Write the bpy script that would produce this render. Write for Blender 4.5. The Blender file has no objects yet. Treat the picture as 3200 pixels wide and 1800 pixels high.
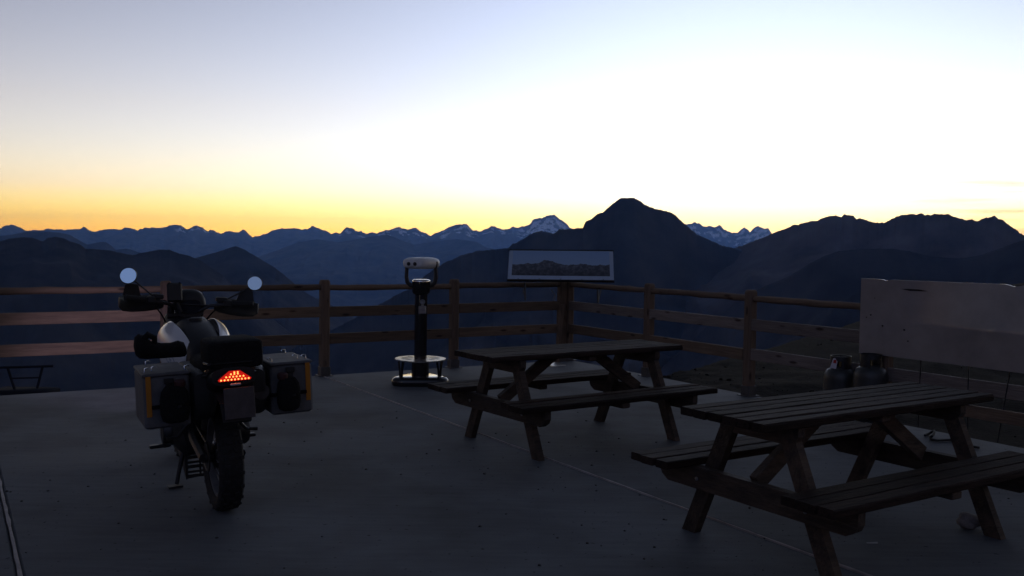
import bpy, bmesh, math, random
import numpy as np
from mathutils import Vector, Matrix
from mathutils.bvhtree import BVHTree

random.seed(4); RNG = np.random.default_rng(11)
R = math.radians
sc = bpy.context.scene
COL = sc.collection

# ------------------------------------------------------------------ camera
CAM_H = 1.55
F_PX, PITCH, ROLL = 2890.5, -0.0446, -0.0147          # focal length in pixels of a 3200 wide frame
cp, sp = math.cos(PITCH), math.sin(PITCH)
c_fwd = Vector((0, cp, sp)); c_r0 = Vector((1, 0, 0)); c_d0 = Vector((0, sp, -cp))
c_right = c_r0 * math.cos(ROLL) + c_d0 * math.sin(ROLL)
c_down = -c_r0 * math.sin(ROLL) + c_d0 * math.cos(ROLL)
cam_d = bpy.data.cameras.new('camera'); cam = bpy.data.objects.new('camera', cam_d); COL.objects.link(cam)
cam_d.sensor_width = 36.0; cam_d.lens = 36.0 * F_PX / 3200.0
cam_d.clip_start = 0.05; cam_d.clip_end = 250000
m3 = Matrix((c_right, -c_down, -c_fwd)).transposed()
cam.matrix_world = Matrix.Translation((0, 0, CAM_H)) @ m3.to_4x4()
sc.camera = cam

# ------------------------------------------------------------------ dusk sky
SUN_EL, SUN_AZ = -3.0, 15.0                             # sun already below the horizon, right of centre
SKY_STRENGTH, EXPOSURE = 0.15, 4.15
world = bpy.data.worlds.new('World'); sc.world = world; world.use_nodes = True
wn = world.node_tree
bg = wn.nodes['Background']
sky = wn.nodes.new('ShaderNodeTexSky'); sky.sky_type = 'NISHITA'; sky.sun_disc = False
sky.sun_elevation = R(SUN_EL); sky.sun_rotation = R(SUN_AZ)
sky.altitude = 2900; sky.air_density = 1.0; sky.dust_density = 1.0; sky.ozone_density = 0.9
wtc = wn.nodes.new('ShaderNodeTexCoord')
wsep = wn.nodes.new('ShaderNodeSeparateXYZ'); wn.links.new(wtc.outputs['Generated'], wsep.inputs[0])
wtint = wn.nodes.new('ShaderNodeValToRGB'); wn.links.new(wsep.outputs['Z'], wtint.inputs['Fac'])
for e_, (p_, c_) in zip([wtint.color_ramp.elements[0], wtint.color_ramp.elements[1]] + [wtint.color_ramp.elements.new(0.5) for _ in range(2)],
                        ((0.0, (1.14, 1.27, 0.54)), (0.26, (0.95, 0.86, 0.83)), (0.055, (0.87, 0.88, 1.0)), (0.14, (0.93, 0.845, 0.86)))):
    e_.color = (*c_, 1); e_.position = p_
# film response of the sky: steeper contrast about its mean brightness, plus the pale aureole over the sunken sun
lum = wn.nodes.new('ShaderNodeRGBToBW'); wn.links.new(sky.outputs[0], lum.inputs[0])
def wmath(op, a, b=None):
    n = wn.nodes.new('ShaderNodeMath'); n.operation = op
    for i, v in enumerate((a, b)):
        if v is None: continue
        if hasattr(v, 'type') or hasattr(v, 'is_linked'): wn.links.new(v, n.inputs[i])
        else: n.inputs[i].default_value = v
    return n.outputs[0]
SKY_REF = 0.2
rel = wmath('DIVIDE', lum.outputs[0], SKY_REF)
fac = wmath('DIVIDE', wmath('MULTIPLY', wmath('POWER', rel, 0.95), 2.0), wmath('ADD', wmath('POWER', rel, 1.35), 1.0))
scl = wn.nodes.new('ShaderNodeVectorMath'); scl.operation = 'SCALE'
tint = wn.nodes.new('ShaderNodeVectorMath'); tint.operation = 'MULTIPLY'; 
wn.links.new(sky.outputs[0], tint.inputs[0]); wn.links.new(wtint.outputs['Color'], tint.inputs[1]); wn.links.new(tint.outputs[0], scl.inputs[0]); wn.links.new(fac, scl.inputs['Scale'])
dt = wn.nodes.new('ShaderNodeVectorMath'); dt.operation = 'DOT_PRODUCT'
g_az, g_el = R(15), R(4)
dt.inputs[1].default_value = (math.sin(g_az) * math.cos(g_el), math.cos(g_az) * math.cos(g_el), math.sin(g_el))
wn.links.new(wtc.outputs['Generated'], dt.inputs[0])
lobe = wmath('POWER', wmath('MAXIMUM', dt.outputs['Value'], 0.0), 16.0)
gl = wn.nodes.new('ShaderNodeVectorMath'); gl.operation = 'SCALE'; gl.inputs[0].default_value = (0.14, 0.175, 0.245)
wn.links.new(lobe, gl.inputs['Scale'])
sum1 = wn.nodes.new('ShaderNodeVectorMath'); sum1.operation = 'ADD'
wn.links.new(scl.outputs[0], sum1.inputs[0]); wn.links.new(gl.outputs[0], sum1.inputs[1])
# broad blue anti-twilight arch opposite the glow: the sky that the motorcycle mirrors show
da = wn.nodes.new('ShaderNodeVectorMath'); da.operation = 'DOT_PRODUCT'
da.inputs[1].default_value = (-math.sin(g_az) * math.cos(R(24)), -math.cos(g_az) * math.cos(R(24)), math.sin(R(24)))
wn.links.new(wtc.outputs['Generated'], da.inputs[0])
arch = wmath('POWER', wmath('MAXIMUM', da.outputs['Value'], 0.0), 8.0)
ga = wn.nodes.new('ShaderNodeVectorMath'); ga.operation = 'SCALE'; ga.inputs[0].default_value = (0.026, 0.046, 0.10)
wn.links.new(arch, ga.inputs['Scale'])
tot = wn.nodes.new('ShaderNodeVectorMath'); tot.operation = 'ADD'
wn.links.new(sum1.outputs[0], tot.inputs[0]); wn.links.new(ga.outputs[0], tot.inputs[1])
# thin streaks of cloud low over the right-hand ridge
cmap = wn.nodes.new('ShaderNodeMapping'); cmap.inputs['Scale'].default_value = (7, 7, 150); wn.links.new(wtc.outputs['Generated'], cmap.inputs['Vector'])
cno = wn.nodes.new('ShaderNodeTexNoise'); cno.inputs['Scale'].default_value = 1.0; cno.inputs['Detail'].default_value = 5; wn.links.new(cmap.outputs[0], cno.inputs['Vector'])
def band(v, a, b_):
    n = wn.nodes.new('ShaderNodeMapRange'); n.interpolation_type = 'SMOOTHSTEP'; wn.links.new(v, n.inputs['Value'])
    n.inputs['From Min'].default_value = a; n.inputs['From Max'].default_value = b_; return n.outputs['Result']
cm = wmath('MULTIPLY', band(cno.outputs['Fac'], 0.46, 0.68), wmath('MULTIPLY', band(wsep.outputs['X'], 0.30, 0.50), wmath('MULTIPLY', band(wsep.outputs['Z'], 0.11, 0.06), band(wsep.outputs['Z'], 0.0, 0.03))))
cmx = wn.nodes.new('ShaderNodeMix'); cmx.data_type = 'RGBA'; cmx.blend_type = 'MULTIPLY'; wn.links.new(cm, cmx.inputs['Factor'])
wn.links.new(tot.outputs[0], cmx.inputs['A']); cmx.inputs['B'].default_value = (0.72, 0.62, 0.55, 1)
wn.links.new(cmx.outputs['Result'], bg.inputs['Color'])
bg.inputs['Strength'].default_value = SKY_STRENGTH
sc.view_settings.view_transform = 'Standard'; sc.view_settings.look = 'None'
sc.view_settings.exposure = EXPOSURE; sc.view_settings.gamma = 1.0
sc.view_settings.use_curve_mapping = False
sc.cycles.volume_bounces = 1
sc.cycles.max_bounces = 8
LAMP = 2.0 ** (-EXPOSURE)                               # a lamp of display brightness 1

# ------------------------------------------------------------------ materials
MATS = {}
def mat(name, col, rough=0.7, metal=0.0, spec=0.5, var=0.0, scale=6.0, stretch=None, bump=0.0, bscale=60.0, coat=0.0, col2=None, detail=6.0, knots=False, tone=0.0):
    if name in MATS: return MATS[name]
    m = bpy.data.materials.new(name); m.use_nodes = True; nt = m.node_tree; L = nt.links.new
    b = nt.nodes['Principled BSDF']
    b.inputs['Roughness'].default_value = rough; b.inputs['Metallic'].default_value = metal
    b.inputs['Specular IOR Level'].default_value = spec; b.inputs['Coat Weight'].default_value = coat
    b.inputs['Base Color'].default_value = (*col, 1)
    if var > 0 or bump > 0:
        tc = nt.nodes.new('ShaderNodeTexCoord'); oi = nt.nodes.new('ShaderNodeObjectInfo')
        mp = nt.nodes.new('ShaderNodeMapping'); L(tc.outputs['Object'], mp.inputs['Vector'])
        if stretch: mp.inputs['Scale'].default_value = stretch
        ad = nt.nodes.new('ShaderNodeVectorMath'); ad.operation = 'ADD'; L(mp.outputs[0], ad.inputs[0])
        ml = nt.nodes.new('ShaderNodeVectorMath'); ml.operation = 'SCALE'; ml.inputs[0].default_value = (37, 19, 53)
        L(oi.outputs['Random'], ml.inputs['Scale']); L(ml.outputs[0], ad.inputs[1])
    if var > 0:
        n = nt.nodes.new('ShaderNodeTexNoise'); n.inputs['Scale'].default_value = scale; n.inputs['Detail'].default_value = detail
        n.inputs['Roughness'].default_value = 0.65; L(ad.outputs[0], n.inputs['Vector'])
        rp = nt.nodes.new('ShaderNodeValToRGB'); L(n.outputs['Fac'], rp.inputs['Fac'])
        lo = col2 if col2 else tuple(c * (1 - var) for c in col)
        hi = col if col2 else tuple(min(1, c * (1 + var)) for c in col)
        rp.color_ramp.elements[0].position = 0.32; rp.color_ramp.elements[0].color = (*lo, 1)
        rp.color_ramp.elements[1].position = 0.7; rp.color_ramp.elements[1].color = (*hi, 1)
        colour = rp.outputs['Color']
        def mulby(a, bsock):
            mm_ = nt.nodes.new('ShaderNodeMix'); mm_.data_type = 'RGBA'; mm_.blend_type = 'MULTIPLY'; mm_.inputs['Factor'].default_value = 1
            L(a, mm_.inputs['A']); L(bsock, mm_.inputs['B']); return mm_.outputs['Result']
        if tone > 0:
            mr = nt.nodes.new('ShaderNodeMapRange'); L(oi.outputs['Random'], mr.inputs['Value']); mr.inputs['To Min'].default_value = 1 - tone; mr.inputs['To Max'].default_value = 1 + tone
            colour = mulby(colour, mr.outputs['Result'])
        if knots:
            kp = nt.nodes.new('ShaderNodeMapping'); kp.inputs['Scale'].default_value = (3.2, 11, 11) if stretch[0] < 1 else (11, 11, 3.2)
            L(tc.outputs['Object'], kp.inputs['Vector'])
            ka = nt.nodes.new('ShaderNodeVectorMath'); ka.operation = 'ADD'; L(kp.outputs[0], ka.inputs[0]); L(ml.outputs[0], ka.inputs[1])
            vo = nt.nodes.new('ShaderNodeTexVoronoi'); vo.inputs['Scale'].default_value = 1.0; L(ka.outputs[0], vo.inputs['Vector'])
            kr = nt.nodes.new('ShaderNodeValToRGB'); L(vo.outputs['Distance'], kr.inputs['Fac'])
            kr.color_ramp.elements[0].position = 0.10; kr.color_ramp.elements[0].color = (.22, .16, .13, 1); kr.color_ramp.elements[1].position = 0.21; kr.color_ramp.elements[1].color = (1, 1, 1, 1)
            colour = mulby(colour, kr.outputs['Color'])
        L(colour, b.inputs['Base Color'])
    if bump > 0:
        n2 = nt.nodes.new('ShaderNodeTexNoise'); n2.inputs['Scale'].default_value = bscale; n2.inputs['Detail'].default_value = 4
        L(ad.outputs[0], n2.inputs['Vector'])
        bp = nt.nodes.new('ShaderNodeBump'); bp.inputs['Strength'].default_value = bump; bp.inputs['Distance'].default_value = 0.02
        L(n2.outputs['Fac'], bp.inputs['Height']); L(bp.outputs[0], b.inputs['Normal'])
    MATS[name] = m
    return m
def emit(name, col, s):
    m = bpy.data.materials.new(name); m.use_nodes = True
    b = m.node_tree.nodes['Principled BSDF']; b.inputs['Base Color'].default_value = (0.1, 0.02, 0.02, 1)
    b.inputs['Emission Color'].default_value = (*col, 1); b.inputs['Emission Strength'].default_value = s
    return m

M_FENCE = mat('fence_pine', (0.19, 0.125, 0.08), 0.8, var=0.5, scale=5, stretch=(0.6, 7, 7), bump=0.35, bscale=14, col2=(0.10, 0.066, 0.045), knots=True, tone=0.22)
M_FENCEG = mat('fence_pine_grey', (0.25, 0.205, 0.18), 0.8, var=0.5, scale=5, stretch=(0.6, 7, 7), bump=0.35, bscale=14, col2=(0.15, 0.12, 0.105), knots=True, tone=0.22)
M_POST = mat('post_pine', (0.16, 0.105, 0.07), 0.8, var=0.5, scale=5, stretch=(7, 7, 0.6), bump=0.35, bscale=14, col2=(0.085, 0.056, 0.04), knots=True, tone=0.22)
M_TABLE = mat('table_stain', (0.046, 0.028, 0.022), 0.78, spec=0.16, var=0.5, scale=4, stretch=(0.9, 9, 9), bump=0.5, bscale=16, col2=(0.012, 0.0082, 0.0078), tone=0.4)
M_TLEG = mat('table_leg_stain', (0.105, 0.07, 0.047), 0.75, var=0.5, scale=3.5, stretch=(1, 4, 4), bump=0.4, bscale=18, col2=(0.022, 0.015, 0.012), tone=0.4)
M_STEEL = mat('galvanised_steel', (0.32, 0.32, 0.33), 0.45, metal=0.9, var=0.2, scale=12)
M_SHOE = mat('post_shoe', (0.09, 0.085, 0.085), 0.6, metal=0.4, var=0.2)
M_BLACK = mat('black_plastic', (0.018, 0.018, 0.019), 0.55, var=0.2, scale=20)
M_RUBBER = mat('black_rubber', (0.016, 0.016, 0.016), 0.85, var=0.3, scale=30, bump=0.3, bscale=90)
M_FABRIC = mat('black_fabric', (0.014, 0.014, 0.015), 0.95, var=0.3, scale=40, bump=0.5, bscale=140, spec=0.15)
M_DARKMET = mat('dark_metal', (0.05, 0.05, 0.052), 0.45, metal=0.7, var=0.3, scale=15)
M_BPAINT = mat('black_gloss_paint', (0.012, 0.012, 0.014), 0.16, spec=0.5, coat=0.3)
M_CHROME = mat('chrome', (0.75, 0.74, 0.72), 0.16, metal=1.0)
M_ALU = mat('brushed_aluminium', (0.125, 0.127, 0.135), 0.72, spec=0.3, metal=0.2, var=0.25, scale=9, bump=0.15, bscale=80)
M_WHITE = mat('white_fairing_paint', (0.72, 0.72, 0.72), 0.28, coat=0.4)
M_TANK = mat('dark_tank_plastic', (0.012, 0.0125, 0.016), 0.5, spec=0.25, var=0.15, scale=30)
M_MIRROR = mat('mirror_glass', (0.72, 0.90, 1.0), 0.01, metal=1.0)
M_SCOPE = mat('scope_white_shell', (0.62, 0.63, 0.64), 0.38, var=0.05, scale=8)
M_AMBER = mat('amber_reflector', (0.45, 0.17, 0.012), 0.5)
M_PLATE = mat('plate_grey', (0.065, 0.054, 0.058), 0.5, var=0.25, scale=18)
M_LENS = mat('red_lens', (0.25, 0.008, 0.006), 0.2)
M_REDCAP = mat('dull_red_cap', (0.05, 0.014, 0.014), 0.6)

# ------------------------------------------------------------------ object helpers
def props(o, label=None, cat=None, group=None, kind=None):
    if label: o['label'] = label
    if cat: o['category'] = cat
    if group: o['group'] = group
    if kind: o['kind'] = kind
    return o
def empty(name, loc=(0, 0, 0), rot=(0, 0, 0)):
    o = bpy.data.objects.new(name, None); COL.objects.link(o); o.location = loc; o.rotation_euler = rot
    o.empty_display_size = 0.1
    return o
def obj(name, me, m, parent=None, loc=None, rot=None, mw=None):
    o = bpy.data.objects.new(name, me); COL.objects.link(o)
    if m is not None:
        if not me.materials: me.materials.append(m)
    if parent: o.parent = parent
    if loc is not None: o.location = loc
    if rot is not None: o.rotation_euler = rot
    if mw is not None: o.matrix_local = mw
    return o
class MB:
    def __init__(s): s.v = []; s.f = []
    def add(s, vs, fs, M=None):
        o = len(s.v)
        for p in vs:
            p = Vector(p)
            s.v.append(tuple(M @ p) if M is not None else tuple(p))
        s.f += [tuple(i + o for i in f) for f in fs]
        return s
    def loft(s, rings, closed=True, caps=True, M=None, loop=False):
        n = len(rings[0]); vs = [p for r in rings for p in r]; fs = []
        k = len(rings)
        for i in range(k if loop else k - 1):
            a, b = i * n, ((i + 1) % k) * n
            for j in range(n if closed else n - 1):
                j2 = (j + 1) % n
                fs.append((a + j, a + j2, b + j2, b + j))
        if caps and closed and not loop:
            fs.append(tuple(range(n - 1, -1, -1))); fs.append(tuple((k - 1) * n + j for j in range(n)))
        return s.add(vs, fs, M)
    def box(s, c, d, M=None, ch=0.0):
        x, y, z = d[0] / 2, d[1] / 2, d[2] / 2
        T = Matrix.Translation(c)
        if M is not None: T = M @ T
        if ch <= 0:
            return s.loft([[(-x, -y, k), (x, -y, k), (x, y, k), (-x, y, k)] for k in (-z, z)], M=T)
        def ring(a, b, k):
            e = ch * 0.9
            return [(-a + e, -b, k), (a - e, -b, k), (a, -b + e, k), (a, b - e, k), (a - e, b, k), (-a + e, b, k), (-a, b - e, k), (-a, -b + e, k)]
        return s.loft([ring(x - ch, y - ch, -z), ring(x, y, -z + ch), ring(x, y, z - ch), ring(x - ch, y - ch, z)], M=T)
    def tube(s, pts, r, n=8, M=None, caps=True):
        pts = [Vector(p) for p in pts]; rings = []
        if not isinstance(r, (list, tuple)): r = [r] * len(pts)
        up = None
        for i, p in enumerate(pts):
            t = (pts[min(i + 1, len(pts) - 1)] - pts[max(i - 1, 0)]).normalized()
            if up is None: up = Vector((0, 0, 1)) if abs(t.z) < 0.9 else Vector((1, 0, 0))
            a = t.cross(up).normalized(); b = a.cross(t).normalized(); up = b
            rings.append([tuple(p + (a * math.cos(2 * math.pi * k / n) + b * math.sin(2 * math.pi * k / n)) * r[i]) for k in range(n)])
        return s.loft(rings, M=M, caps=caps)
    def lathe(s, prof, n=24, M=None, caps=True, axis='z'):
        rings = []
        for r, h in prof:
            ring = []
            for k in range(n):
                a = 2 * math.pi * k / n; u, w = r * math.cos(a), r * math.sin(a)
                ring.append((u, w, h) if axis == 'z' else ((h, u, w) if axis == 'x' else (w, h, u)))
            rings.append(ring)
        return s.loft(rings, M=M, caps=caps)
    def mesh(s, name, smooth=False, angle=None):
        me = bpy.data.meshes.new(name); me.from_pydata(s.v, [], s.f); me.validate()
        bm = bmesh.new(); bm.from_mesh(me); bmesh.ops.recalc_face_normals(bm, faces=bm.faces); bm.to_mesh(me); bm.free()
        if smooth:
            me.polygons.foreach_set('use_smooth', [True] * len(me.polygons))
            me.set_sharp_from_angle(angle=R(angle if angle else 40))
        return me
def solid(name, m, parent=None, smooth=True, angle=40, **kw):
    """context for one quick part: solid('leg', mat, parent, build=lambda mb: ...)"""
    b = kw.pop('build'); mb = MB(); b(mb)
    return obj(name, mb.mesh(name, smooth, angle), m, parent, **kw)
def superring(cx, cz, a, b, y, n=20, e=2.6, lo=None):
    r = []
    for k in range(n):
        t = 2 * math.pi * k / n; c, s_ = math.cos(t), math.sin(t)
        x = a * math.copysign(abs(c) ** (2 / e), c); z = b * math.copysign(abs(s_) ** (2 / e), s_)
        if lo is not None and z < 0: z *= lo
        r.append((cx + x, y, cz + z))
    return r
def plank_mesh(L, w, h, seed, wear=0.002, n=7, front=0.0):
    """a sawn board along local x, chamfered, its edges slightly worn; front > 0 chews the -y edge"""
    rg = random.Random(seed); rings = []
    for i in range(n + 1):
        x = -L / 2 + L * i / n
        if i in (0, n): x += rg.uniform(-0.006, 0.006)
        y, z, c = w / 2, h / 2, min(w, h) * 0.13
        j = lambda k=1.0: rg.uniform(-wear, wear) * k
        fy = -y + (rg.uniform(0, front) if front else 0)
        ring = [(x, fy + c, -z), (x, y - c, -z), (x, y + j(), -z + c), (x, y + j(), z - c + j()), (x, y - c + j(), z + j(.6)), (x, fy + c + (rg.uniform(0, front * .7) if front else j()), z + j(.6)), (x, fy + j(), z - c - (rg.uniform(0, front) if front else 0)), (x, fy + j(), -z + c)]
        rings.append(ring)
    mb = MB(); mb.loft(rings); return mb.mesh('plank', False)
def basis(o, xdir, zdir):
    x = Vector(xdir).normalized(); z = Vector(zdir); z = (z - x * z.dot(x)).normalized(); y = z.cross(x)
    m = Matrix((x, y, z)).transposed().to_4x4(); m.translation = Vector(o); return m

def noise2(x, y, seed=0):
    xi = np.floor(x).astype(np.int64); yi = np.floor(y).astype(np.int64); xf = x - xi; yf = y - yi
    def h(a, b):
        n = (a * 374761393 + b * 668265263 + seed * 1442695041) & 0x7fffffff
        n = ((n ^ (n >> 13)) * 1274126177) & 0x7fffffff
        n = ((n ^ (n >> 16)) * 974711) & 0x7fffffff
        return (n % 100003) / 100003.0 * 2 - 1
    u = xf * xf * xf * (xf * (xf * 6 - 15) + 10); v = yf * yf * yf * (yf * (yf * 6 - 15) + 10)
    a = h(xi, yi) * (1 - u) + h(xi + 1, yi) * u; b = h(xi, yi + 1) * (1 - u) + h(xi + 1, yi + 1) * u
    return a * (1 - v) + b * v
def fbm(x, y, seed=0, oct=5, ridged=False, gain=0.5):
    t = 0; a = 1; s = 0
    for i in range(oct):
        n = noise2(x * 2 ** i, y * 2 ** i, seed + i * 17)
        t = t + a * ((1 - np.abs(n)) * 2 - 1 if ridged else n); s += a; a *= gain
    return t / s
def grid_mesh(name, V, ny, nx, attrs=None):
    idx = np.arange(ny * nx).reshape(ny, nx)
    q = np.stack([idx[:-1, :-1], idx[:-1, 1:], idx[1:, 1:], idx[1:, :-1]], -1).reshape(-1, 4)
    me = bpy.data.meshes.new(name); me.vertices.add(len(V)); me.vertices.foreach_set('co', V.astype(np.float32).ravel())
    me.loops.add(q.size); me.loops.foreach_set('vertex_index', q.astype(np.int32).ravel())
    me.polygons.add(len(q)); me.polygons.foreach_set('loop_start', np.arange(0, q.size, 4, dtype=np.int32))
    me.polygons.foreach_set('use_smooth', np.ones(len(q), dtype=bool))
    me.update(calc_edges=True)
    for k, a in (attrs or {}).items():
        at = me.attributes.new(k, 'FLOAT', 'POINT'); at.data.foreach_set('value', a.astype(np.float32).ravel())
    return me

# ------------------------------------------------------------------ terrain
def ray(u, v):
    d = c_fwd + c_right * ((u - 1600) / F_PX) + c_down * ((v - 900) / F_PX); return d
def az_el(pts):
    """skyline measured in the photograph -> bearing and elevation angle seen from the terrace"""
    a, e = [], []
    for u, v in pts:
        d = ray(u, v); a.append(math.atan2(d.x, d.y)); e.append(math.atan2(d.z, math.hypot(d.x, d.y)))
    return np.array(a), np.array(e)
def mountain_mat(name, lo, hi, snow=False):
    m = bpy.data.materials.new(name); m.use_nodes = True; nt = m.node_tree; L = nt.links.new
    b = nt.nodes['Principled BSDF']; b.inputs['Roughness'].default_value = 0.95; b.inputs['Specular IOR Level'].default_value = 0.1
    tc = nt.nodes.new('ShaderNodeTexCoord')
    n = nt.nodes.new('ShaderNodeTexNoise'); n.inputs['Scale'].default_value = 0.0035; n.inputs['Detail'].default_value = 7
    n.inputs['Roughness'].default_value = 0.6
    L(tc.outputs['Object'], n.inputs['Vector'])
    rp = nt.nodes.new('ShaderNodeValToRGB'); rp.color_ramp.elements[0].position = 0.38; rp.color_ramp.elements[1].position = 0.66
    rp.color_ramp.elements[0].color = (*lo, 1); rp.color_ramp.elements[1].color = (*hi, 1)
    L(n.outputs['Fac'], rp.inputs['Fac'])
    at = nt.nodes.new('ShaderNodeAttribute'); at.attribute_name = 'scree'
    mx = nt.nodes.new('ShaderNodeMix'); mx.data_type = 'RGBA'; L(at.outputs['Fac'], mx.inputs['Factor'])
    L(rp.outputs['Color'], mx.inputs['A']); mx.inputs['B'].default_value = (0.24, 0.22, 0.2, 1)
    out = mx.outputs['Result']
    if snow:
        a2 = nt.nodes.new('ShaderNodeAttribute'); a2.attribute_name = 'snow'
        m2 = nt.nodes.new('ShaderNodeMix'); m2.data_type = 'RGBA'; L(a2.outputs['Fac'], m2.inputs['Factor'])
        L(out, m2.inputs['A']); m2.inputs['B'].default_value = (0.82, 0.84, 0.87, 1); out = m2.outputs['Result']
    L(out, b.inputs['Base Color'])
    return m
BASE_Z = -1250.0
def ridge(name, pts, dist, Lf, Lb, seed, amp=0.13, jag=0.6, step=2.2, m=None, base=BASE_Z, rows=70, wob=0.08, gull=9.0, snow=None, scree=0.0, pw=0.85):
    """a mountain chain: crest at its own distance, gullied front slope to the valley, back slope behind"""
    a, e = az_el(pts)
    nx = int((pts[-1][0] - pts[0][0]) / step)
    A = np.linspace(a[0], a[-1], nx); E = np.interp(A, a, e)
    pxr = 1.0 / F_PX
    E = E + (fbm(A / pxr / 16, A * 0 + seed, seed, 5, gain=.6) * 2.4 + fbm(A / pxr / 9, A * 0 + seed + .5, seed + 3, 4, ridged=True, gain=.6) * 1.6) * jag * pxr
    D = dist if callable(dist) else (lambda t: dist)
    Rc = np.array([D(t) for t in np.linspace(0, 1, nx)]) * (1 + wob * noise2(A * 9, A * 0 + 3.3, seed))
    Zc = CAM_H + Rc * np.tan(E)
    tback = np.linspace(1, 0, 14)[:-1]; tfront = np.linspace(0, 1, rows) ** 1.35
    kw = np.ones(31) / 31; pad = np.pad(Zc, 15, mode='edge'); Zs = np.convolve(pad, kw, 'valid'); pad = np.pad(Zs, 15, mode='edge'); Zs = np.convolve(pad, kw, 'valid')
    V = []; SN = []; SC = []
    for t in tback:
        r = Rc + Lb * t; z = Zc + (base - Zc) * t ** 0.8
        V.append(np.stack([np.sin(A) * r, np.cos(A) * r, z], 1)); SN.append(A * 0); SC.append(A * 0)
    for t in tfront:
        w_ = min(1.0, t * 9); Zt = Zc * (1 - w_) + Zs * w_; rel = Zt - base
        u = A * Rc.mean() / Lf
        w = fbm(u * 2.2, t * 1.5 + u * 0, seed + 5, 3) * 0.35
        g = fbm(u * gull / 3 + w * 1.6 + t * 0.9, t * 3.2 + w * 1.2 + u * .4, seed + 9, 4, ridged=True, gain=0.5)
        big = fbm(u * 1.1, t * 1.1 + u * 0, seed + 21, 3)
        env = min(1, t * 7) * (1 - t) ** 0.35
        fine = fbm(u * 14 + w * 3, t * 14 + u * 2, seed + 31, 4)
        z = Zt - rel * t ** pw + rel * amp * env * (0.9 * (g - 0.25) + 0.8 * big + 0.13 * fine)
        r = Rc - Lf * t * (1 + 0.14 * big * env)
        V.append(np.stack([np.sin(A) * r, np.cos(A) * r, np.maximum(z, base - 40)], 1))
        sn = np.zeros(nx)
        if snow:
            for (u0, u1, t0, t1, k) in snow:
                aa, _ = az_el([(u0, 700), (u1, 700)])
                inside = np.clip((A - aa[0]) / ((aa[1] - aa[0]) * .12 + 1e-9), 0, 1) * np.clip((aa[1] - A) / ((aa[1] - aa[0]) * .12 + 1e-9), 0, 1)
                nn = fbm(u * 60 + t * 20, t * 55 - u * 22, seed + 50, 4)
                sn = np.maximum(sn, inside * (t > t0) * (t < t1 * (1 + .5 * nn)) * np.clip((nn + k) * 6, 0, 1))
        SN.append(sn)
        s2 = np.clip((fbm(u * 7 + t * 2, t * 3.2 + u, seed + 70, 4) - 0.12) * 3.5, 0, 1) * (1 if scree else 0) * scree * np.clip((t - .12) * 5, 0, 1)
        SC.append(s2)
    V = np.concatenate(V); me = grid_mesh(name, V, len(tback) + rows, nx, {'snow': np.concatenate(SN), 'scree': np.concatenate(SC)})
    o = obj(name, me, m); props(o, kind='structure'); return o

def LC(pts): return [(x / 1.61, 600 + y / 1.61) for x, y in pts]
def RC(pts): return [(1600 + x / 1.61, 560 + y / 1.61) for x, y in pts]
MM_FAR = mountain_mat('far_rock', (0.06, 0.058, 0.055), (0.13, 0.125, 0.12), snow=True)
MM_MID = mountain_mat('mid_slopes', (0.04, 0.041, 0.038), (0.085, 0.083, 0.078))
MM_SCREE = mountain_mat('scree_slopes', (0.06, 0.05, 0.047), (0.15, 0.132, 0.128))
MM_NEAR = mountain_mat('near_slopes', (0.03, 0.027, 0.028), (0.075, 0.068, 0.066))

far = LC([(-260, 250), (-150, 215), (-60, 205), (0, 182), (30, 168), (62, 160), (85, 170), (125, 195), (170, 192), (205, 195), (240, 188), (330, 190), (400, 185), (418, 177), (440, 192), (475, 198), (530, 188), (600, 190), (630, 179), (690, 193), (730, 178), (790, 182), (860, 170), (905, 168), (940, 190), (960, 182), (992, 170), (1020, 178), (1045, 196), (1070, 192), (1110, 208), (1160, 198), (1175, 206), (1230, 192), (1250, 210), (1272, 229),
          (1300, 222), (1350, 205), (1380, 190), (1430, 188), (1480, 180), (1515, 190), (1550, 186), (1575, 173), (1600, 185), (1640, 195), (1665, 210), (1690, 205), (1710, 212), (1740, 183), (1775, 182), (1800, 200), (1815, 196), (1840, 214), (1870, 202), (1895, 212), (1940, 192), (1960, 195), (1985, 183), (2010, 175), (2050, 190), (2090, 182), (2130, 205), (2165, 217), (2180, 215), (2240, 185), (2300, 165), (2335, 160), (2360, 172), (2380, 192), (2410, 200), (2430, 192), (2470, 172), (2510, 185), (2535, 192), (2570, 180)]) + \
      RC([(0, 240), (30, 243), (70, 235), (90, 225), (115, 200), (150, 192), (190, 182), (215, 182), (235, 200), (250, 208), (275, 228), (290, 245), (350, 262), (500, 250), (700, 240), (830, 225), (880, 230), (920, 217), (940, 225), (975, 242), (990, 235), (1020, 245), (1045, 235), (1070, 255), (1100, 268), (1135, 270), (1150, 255), (1170, 243), (1190, 258), (1198, 268), (1215, 250), (1240, 238), (1265, 248), (1290, 248), (1308, 275), (1350, 290), (1500, 300), (1800, 310)])
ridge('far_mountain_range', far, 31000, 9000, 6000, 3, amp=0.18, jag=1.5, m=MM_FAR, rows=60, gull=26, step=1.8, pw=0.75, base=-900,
      snow=[(1610, 1790, 0.012, 0.16, 0.18), (1500, 1610, 0.01, 0.07, -0.06), (1370, 1500, 0.01, 0.09, -0.1), (1170, 1350, 0.01, 0.06, -0.16), (1050, 1160, 0.012, 0.06, -0.12), (2145, 2290, 0.01, 0.09, -0.05), (2290, 2420, 0.01, 0.11, -0.0), (540, 720, 0.01, 0.05, -0.15)])
mid_a = LC([(-300, 262), (-100, 235), (60, 215), (130, 200), (200, 198), (300, 205), (350, 215), (400, 245), (440, 265), (500, 252), (530, 250), (560, 270), (580, 290), (640, 285), (700, 303), (800, 325), (950, 345), (1100, 365), (1300, 420), (1500, 480), (1700, 560), (2000, 680), (2300, 820)])
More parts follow.
